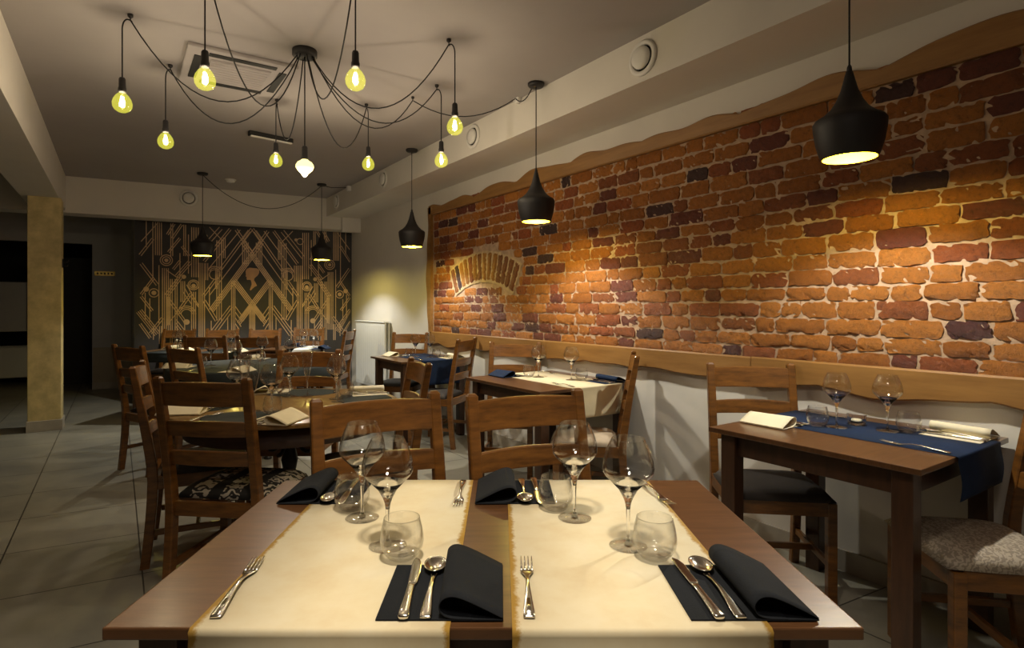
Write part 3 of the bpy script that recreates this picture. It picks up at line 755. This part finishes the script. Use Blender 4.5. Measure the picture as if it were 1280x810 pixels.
# ---------------------------------------------------------------- chairs
def make_chair(seat):
    def mk():
        t = root('dining_chair'); W_ = .385
        for sx in (-1, 1):
            vs = []; N = 14
            prof = []
            for i in range(N + 1):
                z = .962 * i / N
                if z < .44: y = -.035 * (1 - z / .44) ** 1.6; th = .040 + .006 * (z / .44)
                else: y = -.085 * ((z - .44) / .522) ** 1.15; th = .046 - .016 * (z - .44) / .522
                prof.append((y, z, th))
            mb = MB(); wv = .0185
            ring = []
            for y, z, th in prof:
                b = .004
                ring.append([(-wv + b, y - th / 2), (wv - b, y - th / 2), (wv, y - th / 2 + b), (wv, y + th / 2 - b), (wv - b, y + th / 2), (-wv + b, y + th / 2), (-wv, y + th / 2 - b), (-wv, y - th / 2 + b)])
            vs = [(sx * W_ / 2 + q[0], q[1], prof[i][1] if i else 0) for i, r in enumerate(ring) for q in r]
            # rounded top
            yt, zt, tt = prof[-1]; vs += [(sx * W_ / 2 + q[0] * .6, yt + (q[1] - yt) * .6, zt + .008) for q in ring[-1]]
            n = N + 2
            fs = [[i * 8 + k, i * 8 + (k + 1) % 8, (i + 1) * 8 + (k + 1) % 8, (i + 1) * 8 + k] for i in range(n - 1) for k in range(8)]
            fs += [list(range(8)), [(n - 1) * 8 + k for k in range(8)]]
            mb.add(vs, fs); mb.build('back_post', M['chair'], t)
            MB().box((sx * .195, .385, .215), (.038, .038, .43), bev=.004).build('leg', M['chair'], t)
            MB().box((sx * .193, .19, .165), (.018, .37, .028), bev=.003).build('stretcher', M['chair'], t)
        MB().box((0, .19, .165), (.37, .018, .028), bev=.003).build('stretcher', M['chair'], t)
        def post_y(z): return -.085 * ((z - .44) / .522) ** 1.15
        for z0, z1 in ((.850, .945), (.722, .783), (.598, .656)):
            vs = []; fs = []; N = 12
            for i in range(N + 1):
                u = -1 + 2 * i / N; x = u * (W_ / 2 - .014); bow = -.022 * (1 - u * u)
                arch = .006 * (1 - u * u)
                for yy, zz in ((-.009, z0), (.009, z0), (.010, z0 + .004), (.010, z1 - .004 + arch), (.006, z1 + arch), (-.006, z1 + arch), (-.010, z1 - .004 + arch), (-.010, z0 + .004)):
                    vs.append((x, post_y(zz) + bow + yy + .004, zz))
            for i in range(N):
                for k in range(8): fs.append([i * 8 + k, i * 8 + (k + 1) % 8, (i + 1) * 8 + (k + 1) % 8, (i + 1) * 8 + k])
            fs += [list(range(8)), [N * 8 + k for k in range(8)]]
            MB().add(vs, fs).build('back_slat', M['chair'], t)
        fr = MB()
        fr.box((0, .392, .405), (.36, .022, .062), bev=.003).box((0, .0, .405), (.36, .022, .062), bev=.003)
        for sx in (-1, 1): fr.box((sx * .197, .195, .405), (.022, .36, .062), bev=.003)
        fr.build('seat_frame', M['chair'], t)
        # upholstered seat: soft pad
        vs = []; fs = []; N = 14; x0, x1, y0, y1 = -.215, .215, .028, .425
        for j in range(N + 1):
            for i in range(N + 1):
                u, v = -1 + 2 * i / N, -1 + 2 * j / N
                e = max(abs(u), abs(v)) ; rr = (1 - (abs(u) ** 5)) * (1 - abs(v) ** 5)
                k = 1 - .035 * (abs(u) * abs(v)) ** 3
                vs.append(((x0 + x1) / 2 + u * (x1 - x0) / 2 * k, (y0 + y1) / 2 + v * (y1 - y0) / 2 * k, .438 + .045 * rr ** .5))
        n1 = len(vs)
        for j in range(N):
            for i in range(N): a = j * (N + 1) + i; fs.append([a, a + 1, a + N + 2, a + N + 1])
        rim = [i for i in range(N + 1)] + [j * (N + 1) + N for j in range(1, N + 1)] + [N * (N + 1) + i for i in range(N - 1, -1, -1)] + [j * (N + 1) for j in range(N - 1, 0, -1)]
        vs += [(vs[k][0] * .97, (vs[k][1] - .22) * .97 + .22, .4365) for k in rim]; m = len(rim)
        fs += [[rim[k], rim[(k + 1) % m], n1 + (k + 1) % m, n1 + k] for k in range(m)]; fs.append([n1 + k for k in range(m)])
        MB().add(vs, fs, True).build('seat', M[seat], t)
        return t
    return mk
def chair(xy, phi, seat, label, group):   # xy = foot of the back posts' midpoint (room), phi = heading seen from the camera, ccw from straight ahead
    return spawn('chair_' + seat, make_chair(seat), (xy[0], xy[1], 0), math.radians(phi) - YAW, label, 'chair', group)
def by_tops(pl, pr, phi, z=.985):   # pixel of left and right post top -> foot midpoint
    a = Vector(U(pl[0], pl[1], z)); b = Vector(U(pr[0], pr[1], z)); m = (a + b) / 2
    h = math.radians(phi) - YAW; f = Vector((-math.sin(h), math.cos(h)))
    return m + f * .085
GF = 'chairs at the front table'; GS = 'chairs at the tables along the brick wall'; GR = 'chairs around the round tables'; GB = 'chairs by the mural'
chair(V(-.36, 1.79), 180 + 27, 'seat_dark', 'brown wooden ladder back chair at the left place behind the front table', GF)
chair(V(.115, 1.87), 180 + 20, 'seat_dark', 'brown wooden ladder back chair at the right place behind the front table', GF)
chair(V(-1.20, 2.415), -7, 'seat_baroque', 'brown chair with black and cream damask seat at the near side of the round table', GR)
chair(V(-1.76, 2.95), -64, 'seat_dark', 'brown chair seen edge on at the left side of the nearer round table', GR)
chair(V(-2.74, 4.37), -30, 'seat_dark', 'dark brown chair at the far left beside the second round table', GR)
chair(V(-2.235, 4.20), -33, 'seat_dark', 'dark brown chair with its back to the camera between the two round tables', GR)
chair(V(-1.285, 3.79), 180, 'seat_plain', 'reddish brown chair on the far side of the nearer round table', GR)
chair(V(-.515, 3.06), 112, 'seat_dark', 'brown chair turned to the right side of the nearer round table', GR)
chair(V(1.25, 2.832), 172, 'seat_dark', 'brown chair with dark seat at the far end of the nearest blue table', GS)
chair(V(1.84, 1.925), 80, 'seat_damask', 'chair with pale damask seat at the near end of the nearest blue table', GS)
chair(V(.10, 4.56), 168, 'seat_plain', 'brown chair against the wall at the far end of the cream draped table', GS)
chair(V(.74, 3.54), 80, 'seat_plain', 'brown chair with beige seat at the near end of the cream draped table', GS)
chair(V(-1.02, 6.31), 168, 'seat_dark', 'dark brown chair at the far end of the far blue table', GS)
chair(V(-.385, 5.25), 70, 'seat_dark', 'tall brown chair at the near end of the far blue table', GS)
# chairs by the mural
chair(V(-2.95, 5.82), 2, 'seat_dark', 'left of two reddish chairs with backs to the camera at the table below the mural', GB)
chair(V(-2.40, 5.76), 0, 'seat_dark', 'right of two reddish chairs with backs to the camera at the table below the mural', GB)
chair(V(-4.15, 7.36), 180, 'seat_dark', 'leftmost chair facing the camera below the mural', GB)
chair(V(-3.60, 7.38), 182, 'seat_dark', 'middle of the chairs facing the camera below the mural', GB)
chair(V(-3.06, 7.40), 178, 'seat_dark', 'chair facing the camera below the cameo head of the mural', GB)
chair(V(-1.925, 7.05), 88, 'seat_dark', 'dark chair at the right end of the mural beside the radiator', GB)
chair(V(-2.62, 7.80), 180, 'seat_dark', 'dark chair behind the white draped table by the mural', GB)

# ---------------------------------------------------------------- tables
def rect_table(cx, cy, lx, ly, rz, label, group, leg=.064, top=.02, inset=.035, legs_in=None):
    t = thing('dining_table', label, 'table', (cx, cy, 0), rz, group)
    MB().box((0, 0, .75 - top / 2), (lx, ly, top), bev=.003).build('tabletop', M['table'], t)
    ap = MB(); h = .09; z = .75 - top - h / 2
    ix, iy = lx / 2 - inset - leg / 2, ly / 2 - inset - leg / 2
    for s in (-1, 1):
        ap.box((0, s * iy, z), (2 * ix - leg, .02, h), bev=.002); ap.box((s * ix, 0, z), (.02, 2 * iy - leg, h), bev=.002)
    ap.build('apron', M['table_dark'], t)
    for sx in (-1, 1):
        for sy in (-1, 1):
            MB().box((sx * ix, sy * iy, (.75 - top) / 2), (leg, leg, .75 - top - .001), bev=.004).build('leg', M['table_dark'], t)
    return t
fc = V((-.627 + .571) / 2, (.906 + 1.678) / 2)
rect_table(fc[0], fc[1], 1.20, .772, -YAW, 'wide dark wood dining table in the foreground with two parchment runners', 'wooden dining tables')
rect_table(2.465, 1.146, .79, .77, 0, 'dark wooden table with a navy runner nearest the camera along the brick wall', 'wooden dining tables')
rect_table(2.475, 3.14, .79, .87, 0, 'dark wooden table with a cream runner in the middle of the brick wall', 'wooden dining tables')
rect_table(2.505, 5.225, .72, .76, 0, 'dark wooden table with a navy runner near the white wall and radiator', 'wooden dining tables')
t3 = V(-3.46, 6.62); rect_table(t3[0], t3[1], 1.2, .72, -YAW + .02, 'long dark table below the left half of the mural', 'wooden dining tables')
t4 = V(-2.515, 7.06); rect_table(t4[0], t4[1], .60, .66, -YAW, 'small dark table with a bright white runner below the right half of the mural', 'wooden dining tables')

def round_table(c, r, label, turn=.843):
    t = thing('round_table', label, 'table', (*c, 0), 0, 'round tables')
    MB().lathe([(.0001, .728), (r - .004, .728), (r, .732), (r, .746), (r - .004, .75), (.0001, .75)], 72).build('tabletop', M['round_top'], t)
    MB().lathe([(r - .07, .63), (r - .07, .728), (r - .09, .728), (r - .09, .63), (r - .07, .63)], 64, cap=False).build('apron', M['apron_dark'], t)
    MB().lathe([(.0001, .10), (.05, .10), (.06, .16), (.035, .22), (.03, .40), (.042, .46), (.03, .52), (.05, .62), (.14, .66), (.14, .728)], 32).build('pedestal', M['iron'], t)
    for k in range(4):
        a = k * PI / 2 + turn; T = Matrix.Rotation(a, 4, 'Z')
        p = smooth([(.03, 0, .27), (.12, 0, .35), (.19, 0, .28), (.19, 0, .18), (.25, 0, .08), (.31, 0, .03), (.325, 0, .018)], 2)
        mb = MB().tube(p, .02, 10, T, rr=[.018 + .010 * math.sin(PI * i / (len(p) - 1)) for i in range(len(p))])
        mb.lathe([(.0001, 0), (.03, 0), (.03, .012), (.02, .03), (.0001, .034)], 16, T @ Matrix.Translation((.325, 0, 0)))
        mb.tube([Vector((.10 + .045 * math.cos(q * .5), 0, .55 + .045 * math.sin(q * .5))) for q in range(11)] , .010, 8, T)
        mb.tube([(.03, 0, .60), (.2, 0, .64), (.36, 0, .70)], .012, 8, T)
        mb.build('leg', M['iron'], t)
    return t
rc1 = V(-1.10, 3.00); rc2 = V(-2.15, 4.98)
round_table(rc1, .56, 'nearer round wooden table with dark placemats and cream napkins')
round_table(rc2, .64, 'second round table under a very dark cloth left of centre', .197)
def round_cloth(c, r, drop, mat, label):
    N = 96; vs = []; fs = []
    rings = [(0.02, 0), (r * .5, 0), (r * .9, 0), (r + .004, -.002), (r + .012, -.012), (r + .018, -drop * .5), (r + .022, -drop)]
    for j, (q, z) in enumerate(rings):
        for k in range(N):
            a = 2 * PI * k / N; wob = (1 + .02 * math.sin(a * 9 + 1) * max(0, (j - 3)) / 3)
            vs.append((q * wob * math.cos(a), q * wob * math.sin(a), .7525 + z))
    for j in range(len(rings) - 1):
        for k in range(N): k2 = (k + 1) % N; fs.append([j * N + k, j * N + k2, (j + 1) * N + k2, (j + 1) * N + k])
    fs.append(list(range(N)))
    o = MB().add(vs, fs, True).build('tablecloth', mat); o.location = (*c, 0)
    md = o.modifiers.new('thick', 'SOLIDIFY'); md.thickness = .0015
    return tag(o, label, 'tablecloth')
round_cloth(rc2, .64, .12, M['green_black'], 'very dark cloth covering the second round table')

def runner(cx, cy, rz, half_w, y0, y1, drop0, drop1, mat, label, zt=.75, group='table runners'):
    # local y runs along the runner; edges of the table at y0 and y1
    prof = []
    def add(y, z): prof.append((y, z))
    z = zt + .0006
    if drop0:
        for k in range(9): add(y0 - .010 - .006 * math.sin(k * .5), z - drop0 + (drop0 - .012) * k / 8)
        add(y0 - .007, z - .004); add(y0 - .002, z)
    else: add(y0 + .004, z)
    for k in range(1, 12): add(y0 + (y1 - y0) * k / 12, z)
    if drop1:
        add(y1 + .002, z); add(y1 + .007, z - .004)
        for k in range(9): add(y1 + .010 + .004 * math.sin(k * .6), z - .012 - (drop1 - .012) * k / 8)
    else: add(y1 - .004, z)
    mb = MB(); T = Matrix(((0, 1, 0, 0), (1, 0, 0, 0), (0, 0, 1, 0), (0, 0, 0, 1)))
    mb.sheet(prof, -half_w, half_w, .0012, T=T)
    o = mb.build('table_runner', mat); o.location = (cx, cy, 0); o.rotation_euler = (0, 0, rz)
    return tag(o, label, 'table runner', group)
lc = V(-.284, 1.292); rcn = V(.222, 1.292)
runner(lc[0], lc[1], -YAW, .204, -.386, .386, .22, 0, M['parchment'], 'left parchment coloured runner with torn brown edges on the front table')
runner(rcn[0], rcn[1], -YAW, .204, -.386, .386, .22, 0, M['parchment'], 'right parchment coloured runner with torn brown edges on the front table')
runner(2.545, 1.146, 0, .20, -.385, .385, .15, .10, M['navy'], 'navy blue runner hanging over the end of the nearest side table')
M['cream_cloth'] = flat('cream_runner_cloth', (.78, .68, .46), .8, var=.05)
runner(2.545, 3.14, 0, .21, -.435, .435, .19, .10, M['cream_cloth'], 'plain cream runner hanging over the end of the middle side table')
runner(2.545, 5.225, 0, .20, -.38, .38, .23, .10, M['navy'], 'navy blue runner hanging over the end of the far side table')
M['white_cloth'] = flat('white_runner_cloth', (.80, .80, .80), .8, var=.03)
runner(V(-2.34, 7.06)[0], V(-2.34, 7.06)[1], -YAW, .13, -.33, .33, .10, 0, M['white_cloth'], 'bright white runner on the small table below the mural')
a3 = V(-3.12, 6.626); runner(a3[0], a3[1], -YAW + .02, .2, -.36, .36, .10, 0, M['green_black'], 'very dark runner on the long table right of its middle')
a3b = V(-3.70, 6.6144); runner(a3b[0], a3b[1], -YAW + .02, .2, -.36, .36, .10, 0, M['green_black'], 'very dark runner on the long table left of its middle')

# ---------------------------------------------------------------- tableware
def mk_wine():
    t = root('wine_glass')
    out = [(.0045, .078), (.0062, .090), (.0105, .102), (.020, .119), (.035, .135), (.047, .147), (.0525, .156), (.0537, .165), (.0520, .180), (.0475, .197), (.041, .213), (.0345, .226)]
    inn = [(r - .0011, z) for r, z in out[::-1][:-1]]; inn = [(r, z) for r, z in inn if z > .13] + [(.0001, .128)]
    MB().lathe([(r, z) for r, z in out if z > .13] + [(.0340, .2268)] + [(r, z) for r, z in inn if r > .01], 40, cap=False).build('bowl', M['glass'], t)
    MB().lathe([(.0001, .078), (.0045, .078), (.0062, .090), (.0105, .102), (.020, .119), (.0349, .1349), (.0330, .1349), (.019, .1215), (.008, .108), (.0001, .103)], 40, cap=False).build('bowl_base', M['glass_solid'], t)
    MB().lathe([(.0046, .080), (.0038, .06), (.0034, .03), (.0042, .012), (.009, .005)], 16, cap=False).build('stem', M['glass_solid'], t)
    MB().lathe([(.009, .0052), (.022, .003), (.0385, .0018), (.0395, .0009), (.0385, .0001), (.0001, .0001)], 40, cap=False).build('foot', M['glass'], t)
    return t
def mk_flute():
    t = root('champagne_flute')
    out = [(.004, .085), (.008, .10), (.016, .13), (.024, .165), (.0275, .19), (.0265, .205), (.031, .235), (.036, .25)]
    MB().lathe(out + [(r - .001, z) for r, z in out[::-1]], 32, cap=False).build('bowl', M['glass'], t)
    MB().lathe([(.0042, .087), (.0034, .05), (.0042, .012), (.009, .005)], 14, cap=False).build('stem', M['glass_solid'], t)
    MB().lathe([(.009, .0052), (.034, .0018), (.035, .0009), (.034, .0001), (.0001, .0001)], 32, cap=False).build('foot', M['glass'], t)
    return t
def mk_tumbler():
    t = root('water_tumbler')
    out = [(.0001, .0001), (.022, .0003), (.027, .003), (.0345, .012), (.0415, .024), (.0435, .034), (.0430, .046), (.0405, .062), (.0365, .078), (.0355, .0825)]
    inn = [(.0350, .0830), (.0353, .078), (.0393, .062), (.0417, .046), (.0421, .034), (.0400, .026), (.033, .016), (.022, .011), (.0001, .0095)]
    MB().lathe(out + inn, 40, cap=False).build('glass_wall', M['glass'], t)
    MB().lathe([(.0001, .0008), (.021, .001), (.026, .004), (.031, .010), (.022, .0098), (.0001, .0088)], 12, smooth=False, cap=False).build('thick_base', M['glass'], t)
    return t
def mk_candle():
    t = root('glass_candle_holder')
    MB().lathe([(.0001, .001), (.028, .001), (.034, .01), (.037, .045), (.035, .045), (.031, .012), (.0001, .008)], 14, smooth=False, cap=False).build('holder', M['glass_solid'], t)
    MB().lathe([(.0001, .010), (.019, .010), (.019, .024), (.0001, .025)], 20, cap=False).build('candle', M['cream_napkin'], t)
    return t
def mk_fork():
    t = root('fork')
    hd = [(.0, .0085, .0035, .0015), (.006, .0098, .004, .0018), (.02, .0092, .005, .0019), (.05, .0068, .0075, .0018), (.085, .0042, .0105, .0018), (.115, .0032, .010, .0018), (.135, .0036, .0065, .0016), (.148, .008, .0045, .0013), (.158, .0120, .0035, .0011), (.170, .0125, .0032, .0010)]
    MB().loft(hd).loft([(.004, .0045, .0058, .0006), (.05, .0028, .0094, .0006)]).build('handle', M['steel'], t)
    tn = MB()
    for k in range(4):
        x = -.0102 + k * .0068
        tn.loft([(.166, .0020, .0032, .0010, x), (.185, .0019, .0042, .0009, x), (.205, .0014, .0065, .0008, x), (.216, .0006, .0085, .0005, x)], 8)
    tn.build('tines', M['steel'], t)
    return t
def mk_spoon():
    t = root('spoon')
    MB().loft([(.0, .0085, .0035, .0015), (.006, .0100, .004, .0018), (.02, .0095, .005, .0019), (.05, .0070, .0075, .0018), (.085, .0042, .0100, .0018), (.118, .0034, .0085, .0018), (.140, .0044, .0050, .0014), (.150, .006, .0048, .001)]).build('handle', M['steel'], t)
    vs = []; fs = []; NR, NS = 8, 28
    for lay in (0, 1):
        for j in range(NR + 1):
            q = j / NR
            for k in range(NS):
                a = 2 * PI * k / NS; ly = .033; lx = .0215 * (1 + .12 * -math.sin(a) * 0)
                x = lx * q * math.cos(a); y = .178 + ly * q * math.sin(a) * (1.0 if math.sin(a) > 0 else .98)
                vs.append((x, y, .0022 + .0095 * q ** 2.2 - lay * .0011 + (0.0 if not lay else 0)))
    off = (NR + 1) * NS
    for lay in (0, 1):
        for j in range(NR):
            for k in range(NS):
                k2 = (k + 1) % NS; b = lay * off; fs.append([b + j * NS + k, b + j * NS + k2, b + (j + 1) * NS + k2, b + (j + 1) * NS + k])
    fs += [[NR * NS + k, NR * NS + (k + 1) % NS, off + NR * NS + (k + 1) % NS, off + NR * NS + k] for k in range(NS)]
    MB().add(vs, fs, True).build('bowl', M['steel'], t)
    return t
def mk_knife():
    t = root('table_knife')
    MB().loft([(.0, .007, .0045, .003), (.004, .0098, .0048, .0038), (.02, .0092, .005, .004), (.06, .0072, .0052, .0038), (.098, .0062, .0052, .0034), (.104, .0075, .0052, .0034), (.108, .005, .005, .0022)]).build('handle', M['steel'], t)
    MB().loft([(.106, .0058, .0048, .0014), (.12, .0088, .0046, .0011, .001), (.16, .0098, .0044, .0010, .001), (.195, .0092, .0042, .0008, 0), (.212, .006, .0042, .0006, -.002), (.220, .0015, .0042, .0004, -.004)]).build('blade', M['steel'], t)
    return t
def mk_napkin(mat, inner):
    def mk():
        t = root('folded_napkin'); Wn, Ln = .205, .195
        # flat double layer
        MB().sheet([(0, .0004), (.05, .0006), (.12, .0005), (Wn, .0004)], 0, Ln, .0022, smooth=False).build('flat_fold', M[mat], t)
        # the right side is folded back over into a loose roll, open at both ends
        prof = [(Wn - .001, .0035), (Wn - .03, .018), (Wn - .055, .030), (Wn - .075, .0375), (Wn - .088, .038), (Wn - .098, .033), (Wn - .103, .024), (Wn - .101, .014), (Wn - .092, .0065), (Wn - .075, .0035), (Wn - .05, .0032)]
        sm = [Vector((p[0], 0, p[1])) for p in prof]; sm = smooth(sm, 2); pf = [(p.x, p.z) for p in sm]
        mb = MB(); rows = 8; n = len(pf); L = []
        for i in range(n):
            a = pf[max(i - 1, 0)]; b = pf[min(i + 1, n - 1)]; tx, tz = b[0] - a[0], b[1] - a[1]; l = math.hypot(tx, tz) or 1
            L.append((pf[i][0] - tz / l * -.0016, pf[i][1] + tx / l * -.0016))
        vs = []; fs = []
        for j in range(rows + 1):
            y = Ln * j / rows; kz = 1 + .10 * j / rows; sh = -.006 * j / rows
            for (x, z) in pf: vs.append((x + sh * (z / .038), y, .0025 + (z - .0025) * kz))
            for (x, z) in L: vs.append((x + sh * (z / .038), y, max(.0027, .0025 + (z - .0025) * kz)))
        m = 2 * n
        for j in range(rows):
            for i in range(n - 1):
                a = j * m + i; fs.append([a, a + 1, a + m + 1, a + m]); a = j * m + n + i; fs.append([a, a + m, a + m + 1, a + 1])
            fs.append([j * m, j * m + n, (j + 1) * m + n, (j + 1) * m]); fs.append([j * m + n - 1, j * m + m - 1, (j + 1) * m + m - 1, (j + 1) * m + n - 1])
        for j in (0, rows):
            for i in range(n - 1): fs.append([j * m + i, j * m + i + 1, j * m + n + i + 1, j * m + n + i])
        mb.add(vs, fs, True); mb.build('rolled_flap', M[mat], t)
        return t
    return mk
MAKERS = {'wine_glass': mk_wine, 'champagne_flute': mk_flute, 'water_tumbler': mk_tumbler, 'glass_candle_holder': mk_candle, 'fork': mk_fork, 'spoon': mk_spoon, 'table_knife': mk_knife,
          'napkin_black': mk_napkin('black_napkin', None), 'napkin_cream': mk_napkin('cream_napkin', None), 'napkin_navy': mk_napkin('navy', None)}
CATN = {'wine_glass': ('wine glass', 'wine glasses on the tables'), 'champagne_flute': ('champagne flute', 'champagne flutes on the round table'), 'water_tumbler': ('tumbler', 'water tumblers on the tables'), 'glass_candle_holder': ('candle holder', None),
        'fork': ('fork', 'forks on the tables'), 'spoon': ('spoon', 'spoons on the napkins'), 'table_knife': ('knife', 'knives on the napkins'), 'napkin_black': ('napkin', 'folded napkins'), 'napkin_cream': ('napkin', 'folded napkins'), 'napkin_navy': ('napkin', 'folded napkins')}
DESC = {'wine_glass': 'empty wide wine glass', 'champagne_flute': 'tall empty champagne flute', 'water_tumbler': 'empty stemless water tumbler', 'glass_candle_holder': 'small cut glass candle holder', 'fork': 'steel fork', 'spoon': 'steel spoon on the napkin', 'table_knife': 'steel knife on the napkin',
        'napkin_black': 'black folded napkin', 'napkin_cream': 'cream folded napkin', 'napkin_navy': 'dark navy folded napkin'}
def put(key, x, y, z, rz, where, desc=None):
    cat, grp = CATN[key]
    return spawn(key, MAKERS[key], (x, y, z), rz, (desc or DESC[key]) + ' ' + where, cat, grp)
def setting(x, y, head, where, nap='napkin_black', z=.7522, items=('nap', 'fork', 'knife', 'spoon', 'wine', 'tumbler'), tw=None, zt=.7522, flute=False, jit=0):
    # x, y: middle of the place at the table edge; head: heading from the diner to the table (room angle, 0 = +y, ccw)
    c, s = math.cos(head), math.sin(head)
    def P(lx, ly): return x + lx * c - ly * s, y + lx * s + ly * c
    def w_(a): return where
    r = random.Random(int((x + 3) * 1000 + (y + 9) * 77)); j = lambda a: r.uniform(-a, a) if jit else 0
    if 'nap' in items: put(nap, *P(.083, .015), z, head, where)
    zz = z + .0028
    if 'knife' in items: put('table_knife', *P(.128, .012), zz, head + .03, where)
    if 'spoon' in items: put('spoon', *P(.163, .014), zz, head + .02, where)
    if 'fork' in items: put('fork', *P(-.176, .02), zt, head + (tw or 0) + j(.1), where)
    if 'wine' in items: put('wine_glass', *P(.046, .305), zt, head, where)
    if 'tumbler' in items: put('water_tumbler', *P(.086, .246), zt, head + .3, where)
    if flute: put('champagne_flute', *P(-.05, .31), zt, head, where)
H0 = -YAW
e1 = V(-.284, .907); e2 = V(.222, .907); e3 = V(-.284, 1.677); e4 = V(.222, 1.677)
setting(e1[0], e1[1], H0, 'at the near left place of the front table', tw=.09)
setting(e2[0], e2[1], H0, 'at the near right place of the front table', tw=-.02)
setting(e3[0], e3[1], H0 + PI, 'at the far left place of the front table')
setting(e4[0], e4[1], H0 + PI, 'at the far right place of the front table', tw=.15)
# side tables
setting(2.545, .765, 0, 'at the near end of the nearest blue runner', 'napkin_cream')
setting(2.545, 1.527, PI, 'at the far end of the nearest blue runner', 'napkin_cream')
put('glass_candle_holder', 2.62, 1.20, .7522, 0, 'on the nearest blue runner between the wine glasses')
setting(2.545, 2.71, 0, 'at the near end of the plain cream runner', 'napkin_navy')
setting(2.545, 3.57, PI, 'at the far end of the plain cream runner', 'napkin_navy')
setting(2.545, 4.85, 0, 'at the near end of the far blue runner', 'napkin_cream')
setting(2.545, 5.60, PI, 'at the far end of the far blue runner', 'napkin_cream')
# round table 1: places on four sides
def placemat(x, y, head, label, z=.7505):
    mb = MB(); N = 48
    vs = [(0, 0, .0014)] + [(.20 * math.cos(2 * PI * k / N), .145 * math.sin(2 * PI * k / N), .0014) for k in range(N)] + [(.202 * math.cos(2 * PI * k / N), .147 * math.sin(2 * PI * k / N), 0) for k in range(N)]
    fs = [[0, 1 + k, 1 + (k + 1) % N] for k in range(N)] + [[1 + k, 1 + N + k, 1 + N + (k + 1) % N, 1 + (k + 1) % N] for k in range(N)] + [[1 + N + k for k in range(N)]]
    o = mb.add(vs, fs).build('oval_placemat', M['green_black']); o.location = (x, y, z); o.rotation_euler = (0, 0, head)
    return tag(o, label, 'placemat', 'dark oval placemats')
def round_place(c, r, tgt, where, nap='napkin_cream', mat=True, z=.7522, **k):
    v = Vector((tgt[0] - c[0], tgt[1] - c[1])).normalized(); head = math.atan2(v.x, -v.y)   # towards the centre
    e = Vector(c) + v * (r - .012)
    inn = Vector(c) + v * (r - .175)
    if mat: placemat(inn.x, inn.y, head, 'dark oval placemat ' + where)
    setting(e.x, e.y, head, where, nap, z=z, zt=z, jit=1, **k)
round_place(rc1, .56, V(-1.20, 2.4), 'at the near side of the nearer round table', flute=True)
round_place(rc1, .56, V(-1.85, 2.9), 'at the left side of the nearer round table', flute=True)
round_place(rc1, .56, V(-1.25, 3.9), 'at the far side of the nearer round table', flute=True)
round_place(rc1, .56, V(-.45, 3.28), 'at the right side of the nearer round table', flute=True)
R2P = [(V(-2.25, 4.2), 'at the near side of the dark draped round table'), (V(-2.95, 4.9), 'at the left side of the dark draped round table'), (V(-1.5, 4.9), 'at the right side of the dark draped round table'), (V(-2.15, 5.8), 'at the far side of the dark draped round table')]
for p, wh in R2P: round_place(rc2, .64, p, wh, mat=False, z=.7545, items=('nap', 'fork', 'wine', 'tumbler'))
def back_place(c, head, where, nap='napkin_cream', items=('nap', 'wine', 'tumbler')): setting(c[0], c[1], head, where, nap, items=items)
back_place(V(-3.12, 6.27), H0, 'at the near right place of the table below the mural'); back_place(V(-3.70, 6.27), H0, 'at the near left place of the table below the mural')
back_place(V(-3.70, 6.97), H0 + PI, 'at the far left place of the table below the mural')
back_place(V(-2.33, 6.73), H0, 'at the near side of the white runner below the mural', 'napkin_navy')
back_place(V(-2.38, 7.39), H0 + PI, 'at the far side of the white runner below the mural', 'napkin_navy')
